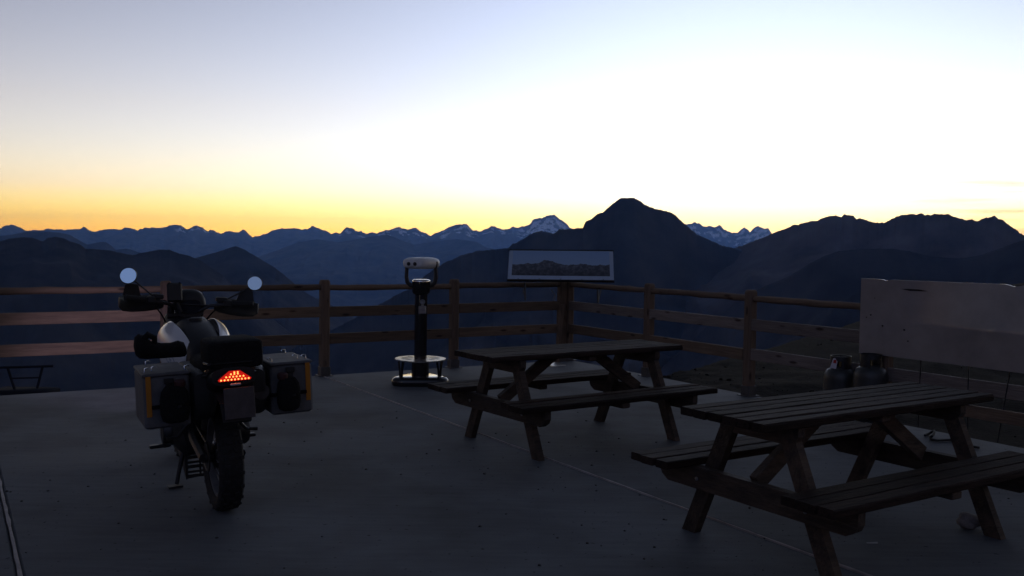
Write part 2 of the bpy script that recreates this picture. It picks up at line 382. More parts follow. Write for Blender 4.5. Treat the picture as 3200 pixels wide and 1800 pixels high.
ridge('mid_mountain_range', mid_a, 15500, 6000, 4000, 12, amp=0.15, jag=0.5, m=MM_MID, gull=16, pw=0.85)
mid_b = LC([(400, 750), (700, 610), (1000, 470), (1150, 400), (1280, 335), (1400, 292), (1500, 252), (1600, 238), (1700, 252), (1760, 245), (1850, 227), (1950, 215), (2000, 235), (2080, 265), (2200, 248), (2300, 236), (2400, 252), (2450, 280), (2576, 300), (2750, 330), (2900, 380), (3100, 420), (3500, 450)])
o = ridge('mid_mountain_range', mid_b, 20000, 8000, 4500, 19, amp=0.17, jag=0.5, m=MM_MID, gull=18, pw=0.85)
near_b = LC([(100, 1200), (450, 820), (700, 570), (820, 450), (900, 380), (985, 332), (1050, 315), (1100, 300), (1150, 283), (1185, 272), (1210, 282), (1240, 295), (1280, 320), (1330, 350), (1390, 385), (1450, 435), (1500, 478), (1560, 520), (1650, 560), (1750, 610), (1900, 700), (2200, 900), (2500, 1150)])
ridge('cone_hill', near_b, 7000, 2900, 2000, 27, amp=0.12, jag=0.5, m=MM_NEAR, gull=12)
near_a = LC([(-700, 330), (-500, 300), (-250, 275), (0, 250), (50, 235), (110, 227), (160, 230), (200, 245), (220, 247), (240, 232), (280, 225), (320, 232), (350, 248), (400, 262), (430, 285), (500, 290), (560, 295), (620, 310), (670, 318), (720, 305), (800, 290), (850, 290), (900, 310), (950, 320), (985, 335), (1010, 345), (1060, 380), (1120, 420), (1170, 470), (1230, 520), (1320, 600), (1450, 700), (1600, 820), (1850, 1050), (2200, 1400)])
ridge('near_hills', near_a, 4700, 2300, 1700, 33, amp=0.12, jag=0.6, m=MM_NEAR, gull=10)
peak = LC([(700, 1500), (1000, 1180), (1250, 960), (1500, 770), (1700, 680), (1850, 600), (1980, 525), (2050, 490), (2120, 440), (2200, 375), (2270, 340), (2340, 315), (2400, 298), (2450, 292), (2500, 290), (2560, 281)]) + \
       RC([(0, 331), (60, 300), (110, 268), (150, 262), (210, 275), (240, 250), (280, 255), (340, 248), (355, 248), (370, 215), (400, 200), (430, 175), (460, 165), (500, 130), (540, 98), (570, 93), (615, 95), (640, 110), (660, 125), (720, 150), (790, 165), (820, 180), (880, 235), (930, 280), (1000, 310), (1070, 340), (1130, 350), (1200, 372), (1260, 410), (1330, 460), (1400, 515), (1470, 600), (1550, 700), (1700, 850), (1900, 1050), (2150, 1350)])
ridge('flat_topped_peak', peak, 4700, 2600, 2000, 41, amp=0.15, jag=1.2, m=MM_NEAR, gull=9, scree=0.22)
right_m = RC([(100, 1300), (400, 900), (700, 580), (850, 450), (1000, 385), (1130, 345), (1200, 320), (1280, 285), (1340, 262), (1400, 240), (1480, 215), (1550, 203), (1590, 190), (1620, 182), (1640, 188), (1655, 192), (1670, 182), (1700, 182), (1720, 190), (1735, 205), (1745, 198), (1770, 203), (1800, 215), (1870, 220), (1890, 210), (1930, 190), (1990, 177), (2030, 178), (2050, 172), (2080, 182), (2150, 178), (2200, 180), (2240, 195), (2290, 205), (2310, 202), (2340, 211), (2400, 190), (2425, 182), (2440, 195), (2480, 215), (2530, 250), (2576, 283), (2700, 340), (2850, 330), (3050, 300), (3400, 330)])
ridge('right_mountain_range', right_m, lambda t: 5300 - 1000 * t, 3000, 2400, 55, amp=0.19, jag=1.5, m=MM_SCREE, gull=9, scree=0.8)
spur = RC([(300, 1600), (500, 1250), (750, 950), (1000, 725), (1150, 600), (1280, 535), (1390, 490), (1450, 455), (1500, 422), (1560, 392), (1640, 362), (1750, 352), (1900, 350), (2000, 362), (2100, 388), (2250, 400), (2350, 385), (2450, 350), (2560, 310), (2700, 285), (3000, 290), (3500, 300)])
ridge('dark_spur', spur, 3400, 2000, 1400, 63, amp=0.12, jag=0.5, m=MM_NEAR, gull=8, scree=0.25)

# valley and our own summit as one sheet out to the horizon
nr, na = 150, 260
rr = np.concatenate([np.linspace(3.0, 60, 40), np.geomspace(64, 41500, nr - 40)])
aa = np.linspace(-math.pi, math.pi, na)
RRg, AAg = np.meshgrid(rr, aa, indexing='ij')
X = np.sin(AAg) * RRg; Y = np.cos(AAg) * RRg
cone = -2.6 - np.maximum(RRg - 16, 0) * 0.62
cone = cone + fbm(X / 120, Y / 120, 5, 5) * np.clip(RRg / 9, 0, 45)
floor_z = BASE_Z + fbm(X / 2600, Y / 2600, 8, 6) * 190 + fbm(X / 700, Y / 700, 9, 4, ridged=True) * 45
Z = np.maximum(cone, floor_z)
V = np.stack([X, Y, Z], -1).reshape(-1, 3)
ground = obj('ground', grid_mesh('ground', V, nr, na, {'snow': np.zeros(len(V)), 'scree': np.clip(fbm(X / 900, Y / 900, 77, 4).ravel() - .15, 0, 1)}), MM_MID)
props(ground, kind='structure')

# haze: the air between the terrace and the far ranges
HAZE = 1.9e-5
hz = MB(); hz.box((0, 0, -155), (84000, 84000, 2510))
hm = bpy.data.materials.new('haze_air'); hm.use_nodes = True; nt = hm.node_tree
for n_ in list(nt.nodes):
    if n_.type == 'BSDF_PRINCIPLED': nt.nodes.remove(n_)
pv = nt.nodes.new('ShaderNodeVolumePrincipled'); pv.inputs['Color'].default_value = (0.20, 0.42, 1.0, 1)
pv.inputs['Density'].default_value = HAZE; pv.inputs['Anisotropy'].default_value = 0.6
nt.links.new(pv.outputs[0], nt.nodes['Material Output'].inputs['Volume'])
haze = obj('haze', hz.mesh('haze'), hm); props(haze, kind='stuff')

# ------------------------------------------------------------------ fence frame of reference
C0 = Vector((0.7856, 12.6787, 0)); FA = Vector((-0.85318, -0.52162, 0)); FB = Vector((0.52162, -0.85318, 0)); UP = Vector((0, 0, 1))
def gpt(u, v, z=0.0):
    d = ray(u, v); t = (z - CAM_H) / d.z; return Vector((0, 0, CAM_H)) + d * t
def fpt(a, b, z=0.0): return C0 + FA * a + FB * b + UP * z
def f_of(p):
    d = Vector(p) - C0; return d.dot(FA), d.dot(FB)

# ------------------------------------------------------------------ terrace: three poured slabs with pale joint strips
M_CONC = bpy.data.materials.new('terrace_concrete'); M_CONC.use_nodes = True
nt = M_CONC.node_tree; L = nt.links.new; b = nt.nodes['Principled BSDF']
b.inputs['Roughness'].default_value = 0.8; b.inputs['Specular IOR Level'].default_value = 0.35
tc = nt.nodes.new('ShaderNodeTexCoord')
def nz(scale, detail, rough=0.6, vec=None, stretch=None):
    n = nt.nodes.new('ShaderNodeTexNoise'); n.inputs['Scale'].default_value = scale; n.inputs['Detail'].default_value = detail; n.inputs['Roughness'].default_value = rough
    mp = nt.nodes.new('ShaderNodeMapping'); L(tc.outputs['Object'], mp.inputs['Vector'])
    if stretch: mp.inputs['Scale'].default_value = stretch; mp.inputs['Rotation'].default_value = (0, 0, R(-31))
    L(mp.outputs[0], n.inputs['Vector']); return n.outputs['Fac']
def ramp(fac, stops):
    r = nt.nodes.new('ShaderNodeValToRGB'); L(fac, r.inputs['Fac'])
    while len(r.color_ramp.elements) < len(stops): r.color_ramp.elements.new(0.5)
    for e, (p, c) in zip(r.color_ramp.elements, stops): e.position = p; e.color = (*((c,) * 3 if not isinstance(c, tuple) else c), 1)
    return r.outputs['Color']
def mul(a, c2):
    m = nt.nodes.new('ShaderNodeMix'); m.data_type = 'RGBA'; m.blend_type = 'MULTIPLY'; m.inputs['Factor'].default_value = 1
    L(a, m.inputs['A']); L(c2, m.inputs['B']); return m.outputs['Result']
base = ramp(nz(1.1, 6), [(0.3, (0.098, 0.108, 0.122)), (0.7, (0.138, 0.153, 0.17))])
trowel = ramp(nz(2.2, 5, stretch=(1.0, 11, 1)), [(0.3, 0.82), (0.65, 1.06)])
stain = ramp(nz(0.55, 4), [(0.36, 0.62), (0.54, 1.0)])
grain = ramp(nz(210, 3), [(0.25, 0.78), (0.75, 1.15)])
spots = ramp(nz(26, 1), [(0.255, 0.25), (0.285, 1.0)])
L(mul(mul(mul(mul(base, trowel), stain), grain), spots), b.inputs['Base Color'])
bp = nt.nodes.new('ShaderNodeBump'); bp.inputs['Strength'].default_value = 0.35; bp.inputs['Distance'].default_value = 0.006
L(nz(160, 4), bp.inputs['Height']); L(bp.outputs[0], b.inputs['Normal'])
M_JOINT = mat('pale_joint', (0.42, 0.38, 0.36), 0.75, var=0.3, scale=10)

j1 = f_of((0.26, 6.775, 0))[0]; j2 = f_of((-2.884, 5.243, 0))[0]
def slab(name, a0, a1, b0, b1, z0, z1, parent, m):
    mb = MB()
    def ring(e, z): return [tuple(fpt(a0 + e, b0 + e, z)), tuple(fpt(a1 - e, b0 + e, z)), tuple(fpt(a1 - e, b1 - e, z)), tuple(fpt(a0 + e, b1 - e, z))]
    mb.loft([ring(0, z0), ring(0, z1 - 0.012), ring(0.012, z1)])
    return obj(name, mb.mesh(name), m, parent)
EA, EB = 0.02, -0.02            # deck edges run under the fence posts
terrace = slab('terrace', -0.10, 18.0, -0.05, 18.0, -0.9, -0.2, None, M_CONC); props(terrace, kind='structure')
slab('slab', -0.06, j1 - 0.009, EB, 17.9, -0.198, 0.0, terrace, M_CONC)
slab('slab', j1 + 0.009, j2 - 0.012, EB, 17.9, -0.198, 0.0, terrace, M_CONC)
slab('slab', j2 + 0.012, 17.9, EB, 17.9, -0.198, 0.0, terrace, M_CONC)
def strip(a, w, h, seed):
    rg = random.Random(seed); rings = []; n = 120
    for i in range(n + 1):
        bb = EB + 0.02 + 16 * i / n; k = rg.uniform(0.55, 1.0); o = rg.uniform(-.0015, .0015)
        rings.append([tuple(fpt(a + o - w / 2 * k, bb, -0.19)), tuple(fpt(a + o - w / 2 * k, bb, h * .5)), tuple(fpt(a + o, bb, h * rg.uniform(.6, 1.2))), tuple(fpt(a + o + w / 2 * k, bb, h * .5)), tuple(fpt(a + o + w / 2 * k, bb, -0.19))])
    mb = MB(); mb.loft(rings); return obj('joint_strip', mb.mesh('joint_strip'), M_JOINT, terrace)
strip(j1, 0.016, 0.007, 1); strip(j2, 0.022, 0.003, 2)

# loose grit and dirt on the slabs
M_GRIT = mat('grit', (0.05, 0.045, 0.042), 0.9)
mb = MB(); rg = random.Random(8)
for i in range(400):
    if i < 240: p = Vector((rg.uniform(-3.2, 3.6), rg.uniform(3.6, 9.5), 0))
    else:
        k = rg.choice([(-2.9, 5.4), (-0.4, 6.3), (0.9, 5.2), (1.4, 4.7), (-1.2, 6.9), (0.5, 7.2)]); p = Vector((k[0] + rg.gauss(0, .45), k[1] + rg.gauss(0, .4), 0))
    fa, fb = f_of(p)
    if fa < 0.1 or fb < 0.1: continue
    r = 0.0028 + 0.008 * rg.random() ** 3
    rings = []
    for (k, z) in ((1.0, 0.0), (0.95, 0.35), (0.4, 0.75)):
        rings.append([(p.x + r * k * rg.uniform(.7, 1.3) * math.cos(t * 1.257), p.y + r * k * rg.uniform(.7, 1.3) * math.sin(t * 1.257), z * r) for t in range(5)])
    mb.loft(rings)
grit = obj('grit', mb.mesh('grit'), M_GRIT); props(grit, kind='stuff')

# ------------------------------------------------------------------ dirt bank beyond the right edge
crest_px = [(1990, 1185, 11.9), (2085, 1170, 13.2), (2200, 1142, 15), (2298, 1117, 17), (2397, 1090, 19), (2523, 1052, 21.5), (2624, 1023, 23.5), (2682, 1006, 25), (2850, 960, 27), (3100, 900, 30), (3500, 830, 33), (4200, 760, 38)]
cr = []
for u, v, d in crest_px:
    k = ray(u, v); t = d / math.hypot(k.x, k.y); cr.append(Vector((0, 0, CAM_H)) + k * t)
ncol, nrow = 160, 60
par = np.linspace(0, len(cr) - 1, ncol)
CX, CY, CZ = [np.interp(par, range(len(cr)), [c[i] for c in cr]) for i in range(3)]
eb = np.linspace(0.2, 16, ncol)
rows = []
for i in range(nrow):
    t = i / (nrow - 16)
    if t <= 1:
        ex, ey = C0.x + FB.x * eb - FA.x * 0.0, C0.y + FB.y * eb
        ez = -0.16 - 0.05 * np.clip(2.5 - eb, 0, 3) * 4
        x = ex + (CX - ex) * t; y = ey + (CY - ey) * t
        z = ez + (CZ - ez) * t + np.sin(t * math.pi) * 0.02
        z = z + fbm(x * 0.9, y * 0.9, 91, 5) * (0.10 * min(1, t * 6) * (1 - t) + 0.025) + fbm(x * 6, y * 6, 93, 3) * 0.022
    else:
        k = (t - 1) * 40
        x = CX + k * 0.35; y = CY + k; z = CZ - 0.75 * k + fbm(CX + k, CY - k, 95, 4) * 0.3 * min(1, k)
    rows.append(np.stack([x, y, z], 1))
M_DIRT = mat('scree_dirt', (0.011, 0.009, 0.0085), 0.95, var=0.5, scale=3.5, bump=0.8, bscale=22, spec=0.03)
bank = obj('dirt_bank', grid_mesh('dirt_bank', np.concatenate(rows), nrow, ncol), M_DIRT); props(bank, kind='structure')
mb = MB(); rg = random.Random(21)
for i in range(240):
    r_ = rg.randrange(2, nrow - 17); c_ = rg.randrange(2, ncol - 30); q = rows[r_][c_]
    s_ = 0.010 + 0.035 * rg.random() ** 5
    rings = []
    for (k, z) in ((0.8, -0.3), (1.0, 0.25), (0.5, 0.75)):
        rings.append([(q[0] + s_ * k * rg.uniform(.6, 1.3) * math.cos(t * 1.047), q[1] + s_ * k * rg.uniform(.6, 1.3) * math.sin(t * 1.047), q[2] + z * s_) for t in range(6)])
    mb.loft(rings)
M_STONES = mat('loose_stones', (0.024, 0.021, 0.02), 0.9, spec=0.1, var=0.5, scale=9)
st = obj('scree', mb.mesh('scree'), M_STONES); props(st, kind='stuff')

# ------------------------------------------------------------------ wooden fence
A_POSTS = [1.81 - 0.03, 3.50, 5.28, 7.03, 8.78]
B_POSTS = [1.70, 3.36, 5.03, 6.72]
def post_mesh(seed, h=1.13, w=0.108):
    rg = random.Random(seed); rings = []
    def ring(z, k=1.0):
        a = w / 2 * k; c = a * 0.32
        return [(-a + c, -a, z), (a - c, -a, z), (a, -a + c, z), (a, a - c, z), (a - c, a, z), (-a + c, a, z), (-a, a - c, z), (-a, -a + c, z)]
    for z, k in ((0.012, 1), (0.3, 1 + rg.uniform(-.02, .02)), (0.65, 1 + rg.uniform(-.02, .02)), (h - 0.035, 1), (h - 0.012, 0.93), (h, 0.72)): rings.append(ring(z, k))
    mb = MB(); mb.loft(rings); return mb.mesh('post', True, 35)
angA = math.atan2(FA.y, FA.x); angB = math.atan2(FB.y, FB.x)
def fence(name, label, org, d, ang, posts, bays, side, drop=0.0, kick=None):
    root = empty(name, tuple(org), (0, 0, ang)); props(root, label, 'fence')
    for i, p in enumerate(posts):
        po = obj('post', post_mesh(int(p * 100) + len(name)), M_POST, root, loc=(p, 0, 0), rot=(0, 0, random.uniform(-.05, .05)))
        solid('base_shoe', M_SHOE, po, build=lambda m: (m.box((0, 0, 0.055), (0.118, 0.118, 0.11), ch=0.006), m.box((0, 0, 0.004), (0.17, 0.17, 0.008))))
    for i, (x0, x1) in enumerate(bays):
        Lb = x1 - x0; xm = (x0 + x1) / 2; sag = random.uniform(-.008, .008)
        mb = MB(); n = 9; pts = [(-Lb / 2 + Lb * k / n, random.uniform(-.004, .004), random.uniform(-.004, .004)) for k in range(n + 1)]
        mb.tube(pts, [0.036 + random.uniform(-.003, .003) for _ in range(n + 1)], 10)
        obj('top_rail', mb.mesh('top_rail', True, 50), M_FENCE, root, loc=(xm, 0, 1.038 + sag))
        for zt, nm in ((0.82, 'rail'), (0.506, 'rail')):
            obj(nm, plank_mesh(Lb, 0.032, 0.122, i * 7 + int(zt * 100), 0.002, 8), (M_FENCE if side > 0 or zt < .6 and i < 2 else M_FENCEG), root, loc=(xm, side * 0.022, zt - 0.062 + random.uniform(-.006, .006)), rot=(0, random.uniform(-.003, .003), 0))
    if kick: obj('kick_board', plank_mesh(kick[1] - kick[0], 0.03, 0.105, 5, 0.002, 8), M_FENCE, root, loc=((kick[0] + kick[1]) / 2, side * 0.05, 0.243))
    return root
pa = [-0.0 + 0.12] + A_POSTS
gap = 0.056
baysA = [(pa[i] + gap, pa[i + 1] - gap) for i in range(len(pa) - 1)]
fl = fence('wooden_fence', 'brown timber rail fence along the left terrace edge, behind the motorcycle and telescope', C0, FA, angA, pa, baysA, 1)
pb = [0.0] + B_POSTS
baysB = [(pb[i] + gap, pb[i + 1] - gap) for i in range(len(pb) - 1)]
fr = fence('wooden_fence', 'brown timber rail fence running along the right terrace edge behind the picnic tables', C0, FB, angB, pb, baysB, -1, kick=(5.1, 6.9))
# diagonal prop behind the corner posts
mb = MB(); mb.loft([[(x - .03, y - .02, z), (x + .03, y - .02, z), (x + .03, y + .02, z), (x - .03, y + .02, z)] for x, y, z in ((0.30, 0.16, 0.0), (0.20, 0.13, 0.78))])
obj('prop_board', mb.mesh('prop_board'), M_POST, fl)
# frayed cord tied under the corner
cord = obj('frayed_cord', None if False else (lambda: (lambda m: (m.tube([fpt(.30, .0, .985), fpt(.25, -.02, .93), fpt(.19, -.06, .90), fpt(.19, -.07, .80), fpt(.2, -.065, .74)], 0.005, 5), m.tube([fpt(.19, -.06, .90), fpt(.22, -.07, .84), fpt(.18, -.06, .79)], 0.004, 5), m.mesh('frayed_cord', True))[-1])(MB()))(), mat('cord_grey', (.3, .29, .28), .9))
props(cord, 'frayed pale cord knotted to the corner fence post below the panorama panel', 'cord')

# ------------------------------------------------------------------ panorama panel over the fence corner
def print_mat():
    m = bpy.data.materials.new('panorama_print'); m.use_nodes = True; nt = m.node_tree; L = nt.links.new
    b = nt.nodes['Principled BSDF']; b.inputs['Roughness'].default_value = 0.32
    tc = nt.nodes.new('ShaderNodeTexCoord'); sx = nt.nodes.new('ShaderNodeSeparateXYZ'); L(tc.outputs['Object'], sx.inputs[0])
    def M(op, a, b_=None):
        n = nt.nodes.new('ShaderNodeMath'); n.operation = op
        for i, v in enumerate((a, b_)):
            if v is None: continue
            if isinstance(v, (int, float)): n.inputs[i].default_value = v
            else: L(v, n.inputs[i])
        return n.outputs[0]
    def N(scale, det, vec, rough=.6):
        n = nt.nodes.new('ShaderNodeTexNoise'); n.inputs['Scale'].default_value = scale; n.inputs['Detail'].default_value = det; n.inputs['Roughness'].default_value = rough; L(vec, n.inputs['Vector']); return n.outputs['Fac']
    cx = nt.nodes.new('ShaderNodeCombineXYZ'); L(sx.outputs['X'], cx.inputs[0])
    sil = M('ADD', M('MULTIPLY', N(5.5, 6, cx.outputs[0]), 0.16), -0.075)
    hump = M('MULTIPLY', M('POWER', 2.718, M('MULTIPLY', M('POWER', M('ADD', sx.outputs['X'], 0.18), 2.0), -60.0)), 0.075)
    sil = M('ADD', sil, hump)
    rock = M('LESS_THAN', sx.outputs['Y'], sil)
    tex = nt.nodes.new('ShaderNodeValToRGB'); L(N(16, 8, tc.outputs['Object'], .7), tex.inputs['Fac'])
    cr_ = tex.color_ramp; cr_.elements[0].position = .45; cr_.elements[0].color = (.08, .09, .11, 1); cr_.elements[1].position = .68; cr_.elements[1].color = (.24, .26, .30, 1)
    hz_ = M('MULTIPLY', M('ADD', M('SUBTRACT', 0.0, sx.outputs['Y']), -0.02), 3.4)
    dark = nt.nodes.new('ShaderNodeMix'); dark.data_type = 'RGBA'; dark.clamp_factor = True; L(hz_, dark.inputs['Factor']); L(tex.outputs[0], dark.inputs['A']); dark.inputs['B'].default_value = (.035, .036, .042, 1)
    skyc = nt.nodes.new('ShaderNodeValToRGB'); L(M('ADD', M('MULTIPLY', sx.outputs['Y'], 2.2), .4), skyc.inputs['Fac'])
    skyc.color_ramp.elements[0].color = (.36, .48, .62, 1); skyc.color_ramp.elements[1].color = (.28, .42, .64, 1)
    mx = nt.nodes.new('ShaderNodeMix'); mx.data_type = 'RGBA'; L(rock, mx.inputs['Factor']); L(skyc.outputs[0], mx.inputs['A']); L(dark.outputs['Result'], mx.inputs['B'])
    L(mx.outputs['Result'], b.inputs['Base Color'])
    return m
def on_bearing(u, v, dist):
    k = ray(u, v); return Vector((0, 0, CAM_H)) + k * (dist / math.hypot(k.x, k.y))
tl, tr_ = on_bearing(1599, 786, 12.35), on_bearing(1922.5, 781, 12.35); bl, br = on_bearing(1579, 868, 12.0), on_bearing(1911.5, 880, 11.98)
pc = (tl + tr_ + bl + br) / 4; xdir = (tr_ + br - tl - bl); ydir = (tl + tr_ - bl - br)
PW, PH = xdir.length / 2, ydir.length / 2
pn = empty('panorama_panel'); props(pn, 'tilted mountain panorama panel in a pale frame above the fence corner', 'information panel')
zd = xdir.cross(ydir).normalized()
if zd.y > 0: zd = -zd
mm = basis(pc, xdir, zd); pn.matrix_world = mm
M_FRAME = mat('pale_panel_frame', (0.40, 0.50, 0.64), 0.4, var=0.08, scale=8)  # blue of the reflected sky is put into the frame colour
solid('backboard', M_FRAME, pn, build=lambda m: m.box((0, 0, -.012), (PW, PH, .024), ch=.003))
mb = MB(); mb.box((0.0, 0.028, .0015), (PW - .10, PH - .085, .003)); obj('mountain_print', mb.mesh('mountain_print'), print_mat(), pn)
solid('edge_trim', M_DARKMET, pn, build=lambda m: (m.box((0, PH / 2 + .006, -.010), (PW + .02, .012, .034)), m.box((0, -PH / 2 - .007, -.012), (PW + .012, .014, .034))))
for k in (-.40, -.2, 0, .2, .40):
    solid('screw', M_DARKMET, pn, build=lambda m: m.lathe([(.006, 0), (.006, .003), (.003, .005)], 8), loc=(k * PW, -PH / 2 + .012, 0))
inv_m = mm.inverted()
for (u, vt, vb, off) in ((1640, 868, 938, -.04), (1867, 876, 946, .05)):
    top = on_bearing(u, vt + 16, 12.16); bot = on_bearing(u + 2, vb, 12.1); top2 = on_bearing(u - 10 if off < 0 else u + 14, vt + 16, 12.32)
    solid('bracket', M_BLACK, pn, build=lambda m: (m.tube([inv_m @ top, inv_m @ bot], .012, 6), m.tube([inv_m @ top2, inv_m @ bot], .006, 6)))

# ------------------------------------------------------------------ coin telescope
T0 = gpt(1313, 1199); T0.z = 0
tele = empty('coin_telescope', tuple(T0), (0, 0, math.atan2(-T0.x, T0.y) * 1.0))
props(tele, 'coin operated telescope with white twin viewer on black column and round step', 'telescope')
def tri_ring(r, rc, z, n=10):
    out = []
    for q in range(3):
        a0 = math.pi / 2 + q * 2 * math.pi / 3; c = Vector((math.cos(a0), math.sin(a0))) * (r - rc)
        for k in range(n):
            a = a0 - math.pi / 3 + (2 * math.pi / 3) * k / (n - 1); out.append((c.x + rc * math.cos(a), c.y + rc * math.sin(a), z))
    return out
solid('base', mat('base_lacquer', (.014, .014, .016), .13, spec=.45, coat=.25), tele, angle=60, build=lambda m: m.loft([tri_ring(.335, .13, 0), tri_ring(.345, .135, .02), tri_ring(.345, .135, .05), tri_ring(.335, .128, .072), tri_ring(.312, .112, .088), tri_ring(.28, .09, .094)]))
solid('lower_column', M_BPAINT, tele, build=lambda m: m.lathe([(.098, .094), (.098, .268)], 28))
solid('column', M_BPAINT, tele, build=lambda m: m.lathe([(.071, .268), (.071, 1.02)], 28))
solid('collar', M_BPAINT, tele, build=lambda m: m.lathe([(.071, 1.0), (.09, 1.015), (.1, 1.035), (.1, 1.145)], 32))
solid('collar_ring', M_CHROME, tele, build=lambda m: m.lathe([(.1, 1.147), (.1, 1.156), (.094, 1.166), (.08, 1.171), (.02, 1.173)], 32))
# step: disc with radial slots
def step_build(m):
    n = 72; ri, ro, r1, r2 = .075, .285, .12, .215
    def P(r, a, z): return (r * math.cos(a), r * math.sin(a), z)
    for k in range(n):
        a, a2 = 2 * math.pi * k / n, 2 * math.pi * (k + 1) / n
        ms = [(ri, r1), (r2, ro)] if (k % 6) in (1, 2, 3) else [(ri, r1), (r1, r2), (r2, ro)]
        for (p, q) in ms:
            for z in (.272, .286):
                m.add([P(p, a, z), P(q, a, z), P(q, a2, z), P(p, a2, z)], [(0, 1, 2, 3)])
        m.add([P(ro, a, .272), P(ro, a, .286), P(ro, a2, .286), P(ro, a2, .272)], [(0, 1, 2, 3)])
        if (k % 6) in (1, 2, 3):
            for rr_ in (r1, r2): m.add([P(rr_, a, .272), P(rr_, a, .286), P(rr_, a2, .286), P(rr_, a2, .272)], [(0, 1, 2, 3)])
        if (k % 6) in (1, 4): m.add([P(r1, a, .272), P(r1, a, .286), P(r2, a, .286), P(r2, a, .272)], [(0, 1, 2, 3)])
solid('step_plate', mat('step_alu', (.72, .70, .66), .2, metal=.95, var=.12, scale=30), tele, smooth=False, build=step_build)
for q in range(3):
    a0 = math.pi / 2 + q * 2 * math.pi / 3
    def leg(m, a0=a0):
        cx, cy = math.cos(a0) * .245, math.sin(a0) * .245; t = Vector((-math.sin(a0), math.cos(a0), 0))
        def bar(s0, z0, s1, z1, r): m.tube([Vector((cx, cy, z0)) + t * s0, Vector((cx, cy, (z0 + z1) / 2)) + t * (s0 * .65 + s1 * .35) * .9, Vector((cx, cy, z1)) + t * s1], r, 6)
        bar(.018, .085, .06, .272, .013); bar(-.018, .085, -.06, .272, .013)
        m.box((0, 0, 0), (.05, .025, .03), M=Matrix.Translation((cx, cy, .098)) @ Matrix.Rotation(a0, 4, 'Z') @ Matrix.Rotation(math.pi / 2, 4, 'Z'))
        bar(0, .09, .028, .272, .006)
    solid('step_leg', M_BPAINT, tele, build=leg)
# yoke and twin head, turned to the left
yaw = R(-34)
head = empty('head', (0, 0, 0), (0, 0, yaw)); head.parent = tele
def lobe(m, ox, k):
    rings = []
    for y, s_ in ((-.185, .25), (-.18, .62), (-.16, .84), (-.12, .96), (-.04, 1.0), (.05, 1.0), (.12, .97), (.165, .85), (.19, .55), (.195, .2)):
        rings.append(superring(ox, 1.352, .088 * s_, .064 * s_ * k, y, 20, 2.5))
    m.loft(rings)
hd = solid('viewer_body', M_SCOPE, tele, build=lambda m: (lobe(m, -.062, 1.0), lobe(m, .062, 1.02)), rot=(0, 0, yaw))
head_p = head; bpy.data.objects.remove(head_p)
for sx_ in (-1, 1):
    solid('eyepiece', M_BLACK, hd, build=lambda m: m.lathe([(.021, -.193), (.021, -.178), (.012, -.178)], 14, axis='y'), loc=(sx_ * .042, 0, 1.345))
for sx_ in (-1, 1):
    def arm(m, sx_=sx_):
        m.tube([(sx_ * .085, 0, 1.10), (sx_ * .12, 0, 1.105), (sx_ * .155, 0, 1.14), (sx_ * .165, 0, 1.2), (sx_ * .16, 0, 1.28), (sx_ * .163, 0, 1.345)], [.026, .026, .025, .022, .02, .02], 10)
        m.box((sx_ * .16, 0, 1.345), (.04, .07, .07), ch=.012)
    solid('yoke_arm', M_BLACK, tele, build=arm, rot=(0, 0, R(6)))
def badge(m):   # oval on the column
    ring = [(.072 * math.sin(.42 * math.cos(t)), -.072 * math.cos(.42 * math.cos(t)) - .001, .925 + .026 * math.sin(t)) for t in [2 * math.pi * k / 24 for k in range(24)]]
    m.loft([[tuple(Vector(p) * 1.0) for p in ring], [(x * 1.03, y * 1.03, z) for x, y, z in ring]])
solid('oval_badge', mat('badge_grey', (.2, .21, .23), .45, var=.4, scale=40), tele, smooth=False, build=badge, rot=(0, 0, R(14)))
solid('coin_plate', mat('coin_plate_steel', (.34, .33, .34), .4, metal=.6, var=.2, scale=30), tele, smooth=False, build=lambda m: m.box((0, -.066, .835), (.085, .022, .085), ch=.004), rot=(0, 0, R(14)))
solid('coin_slot', M_CHROME, tele, build=lambda m: m.tube([(.012, -.079, .868), (.026, -.079, .862), (.03, -.079, .842)], .0035, 6), rot=(0, 0, R(14)))
solid('price_label', mat('label_grey', (.4, .38, .35), .6), tele, build=lambda m: m.box((0, -.0705, .888), (.03, .004, .012)), rot=(0, 0, R(14)))

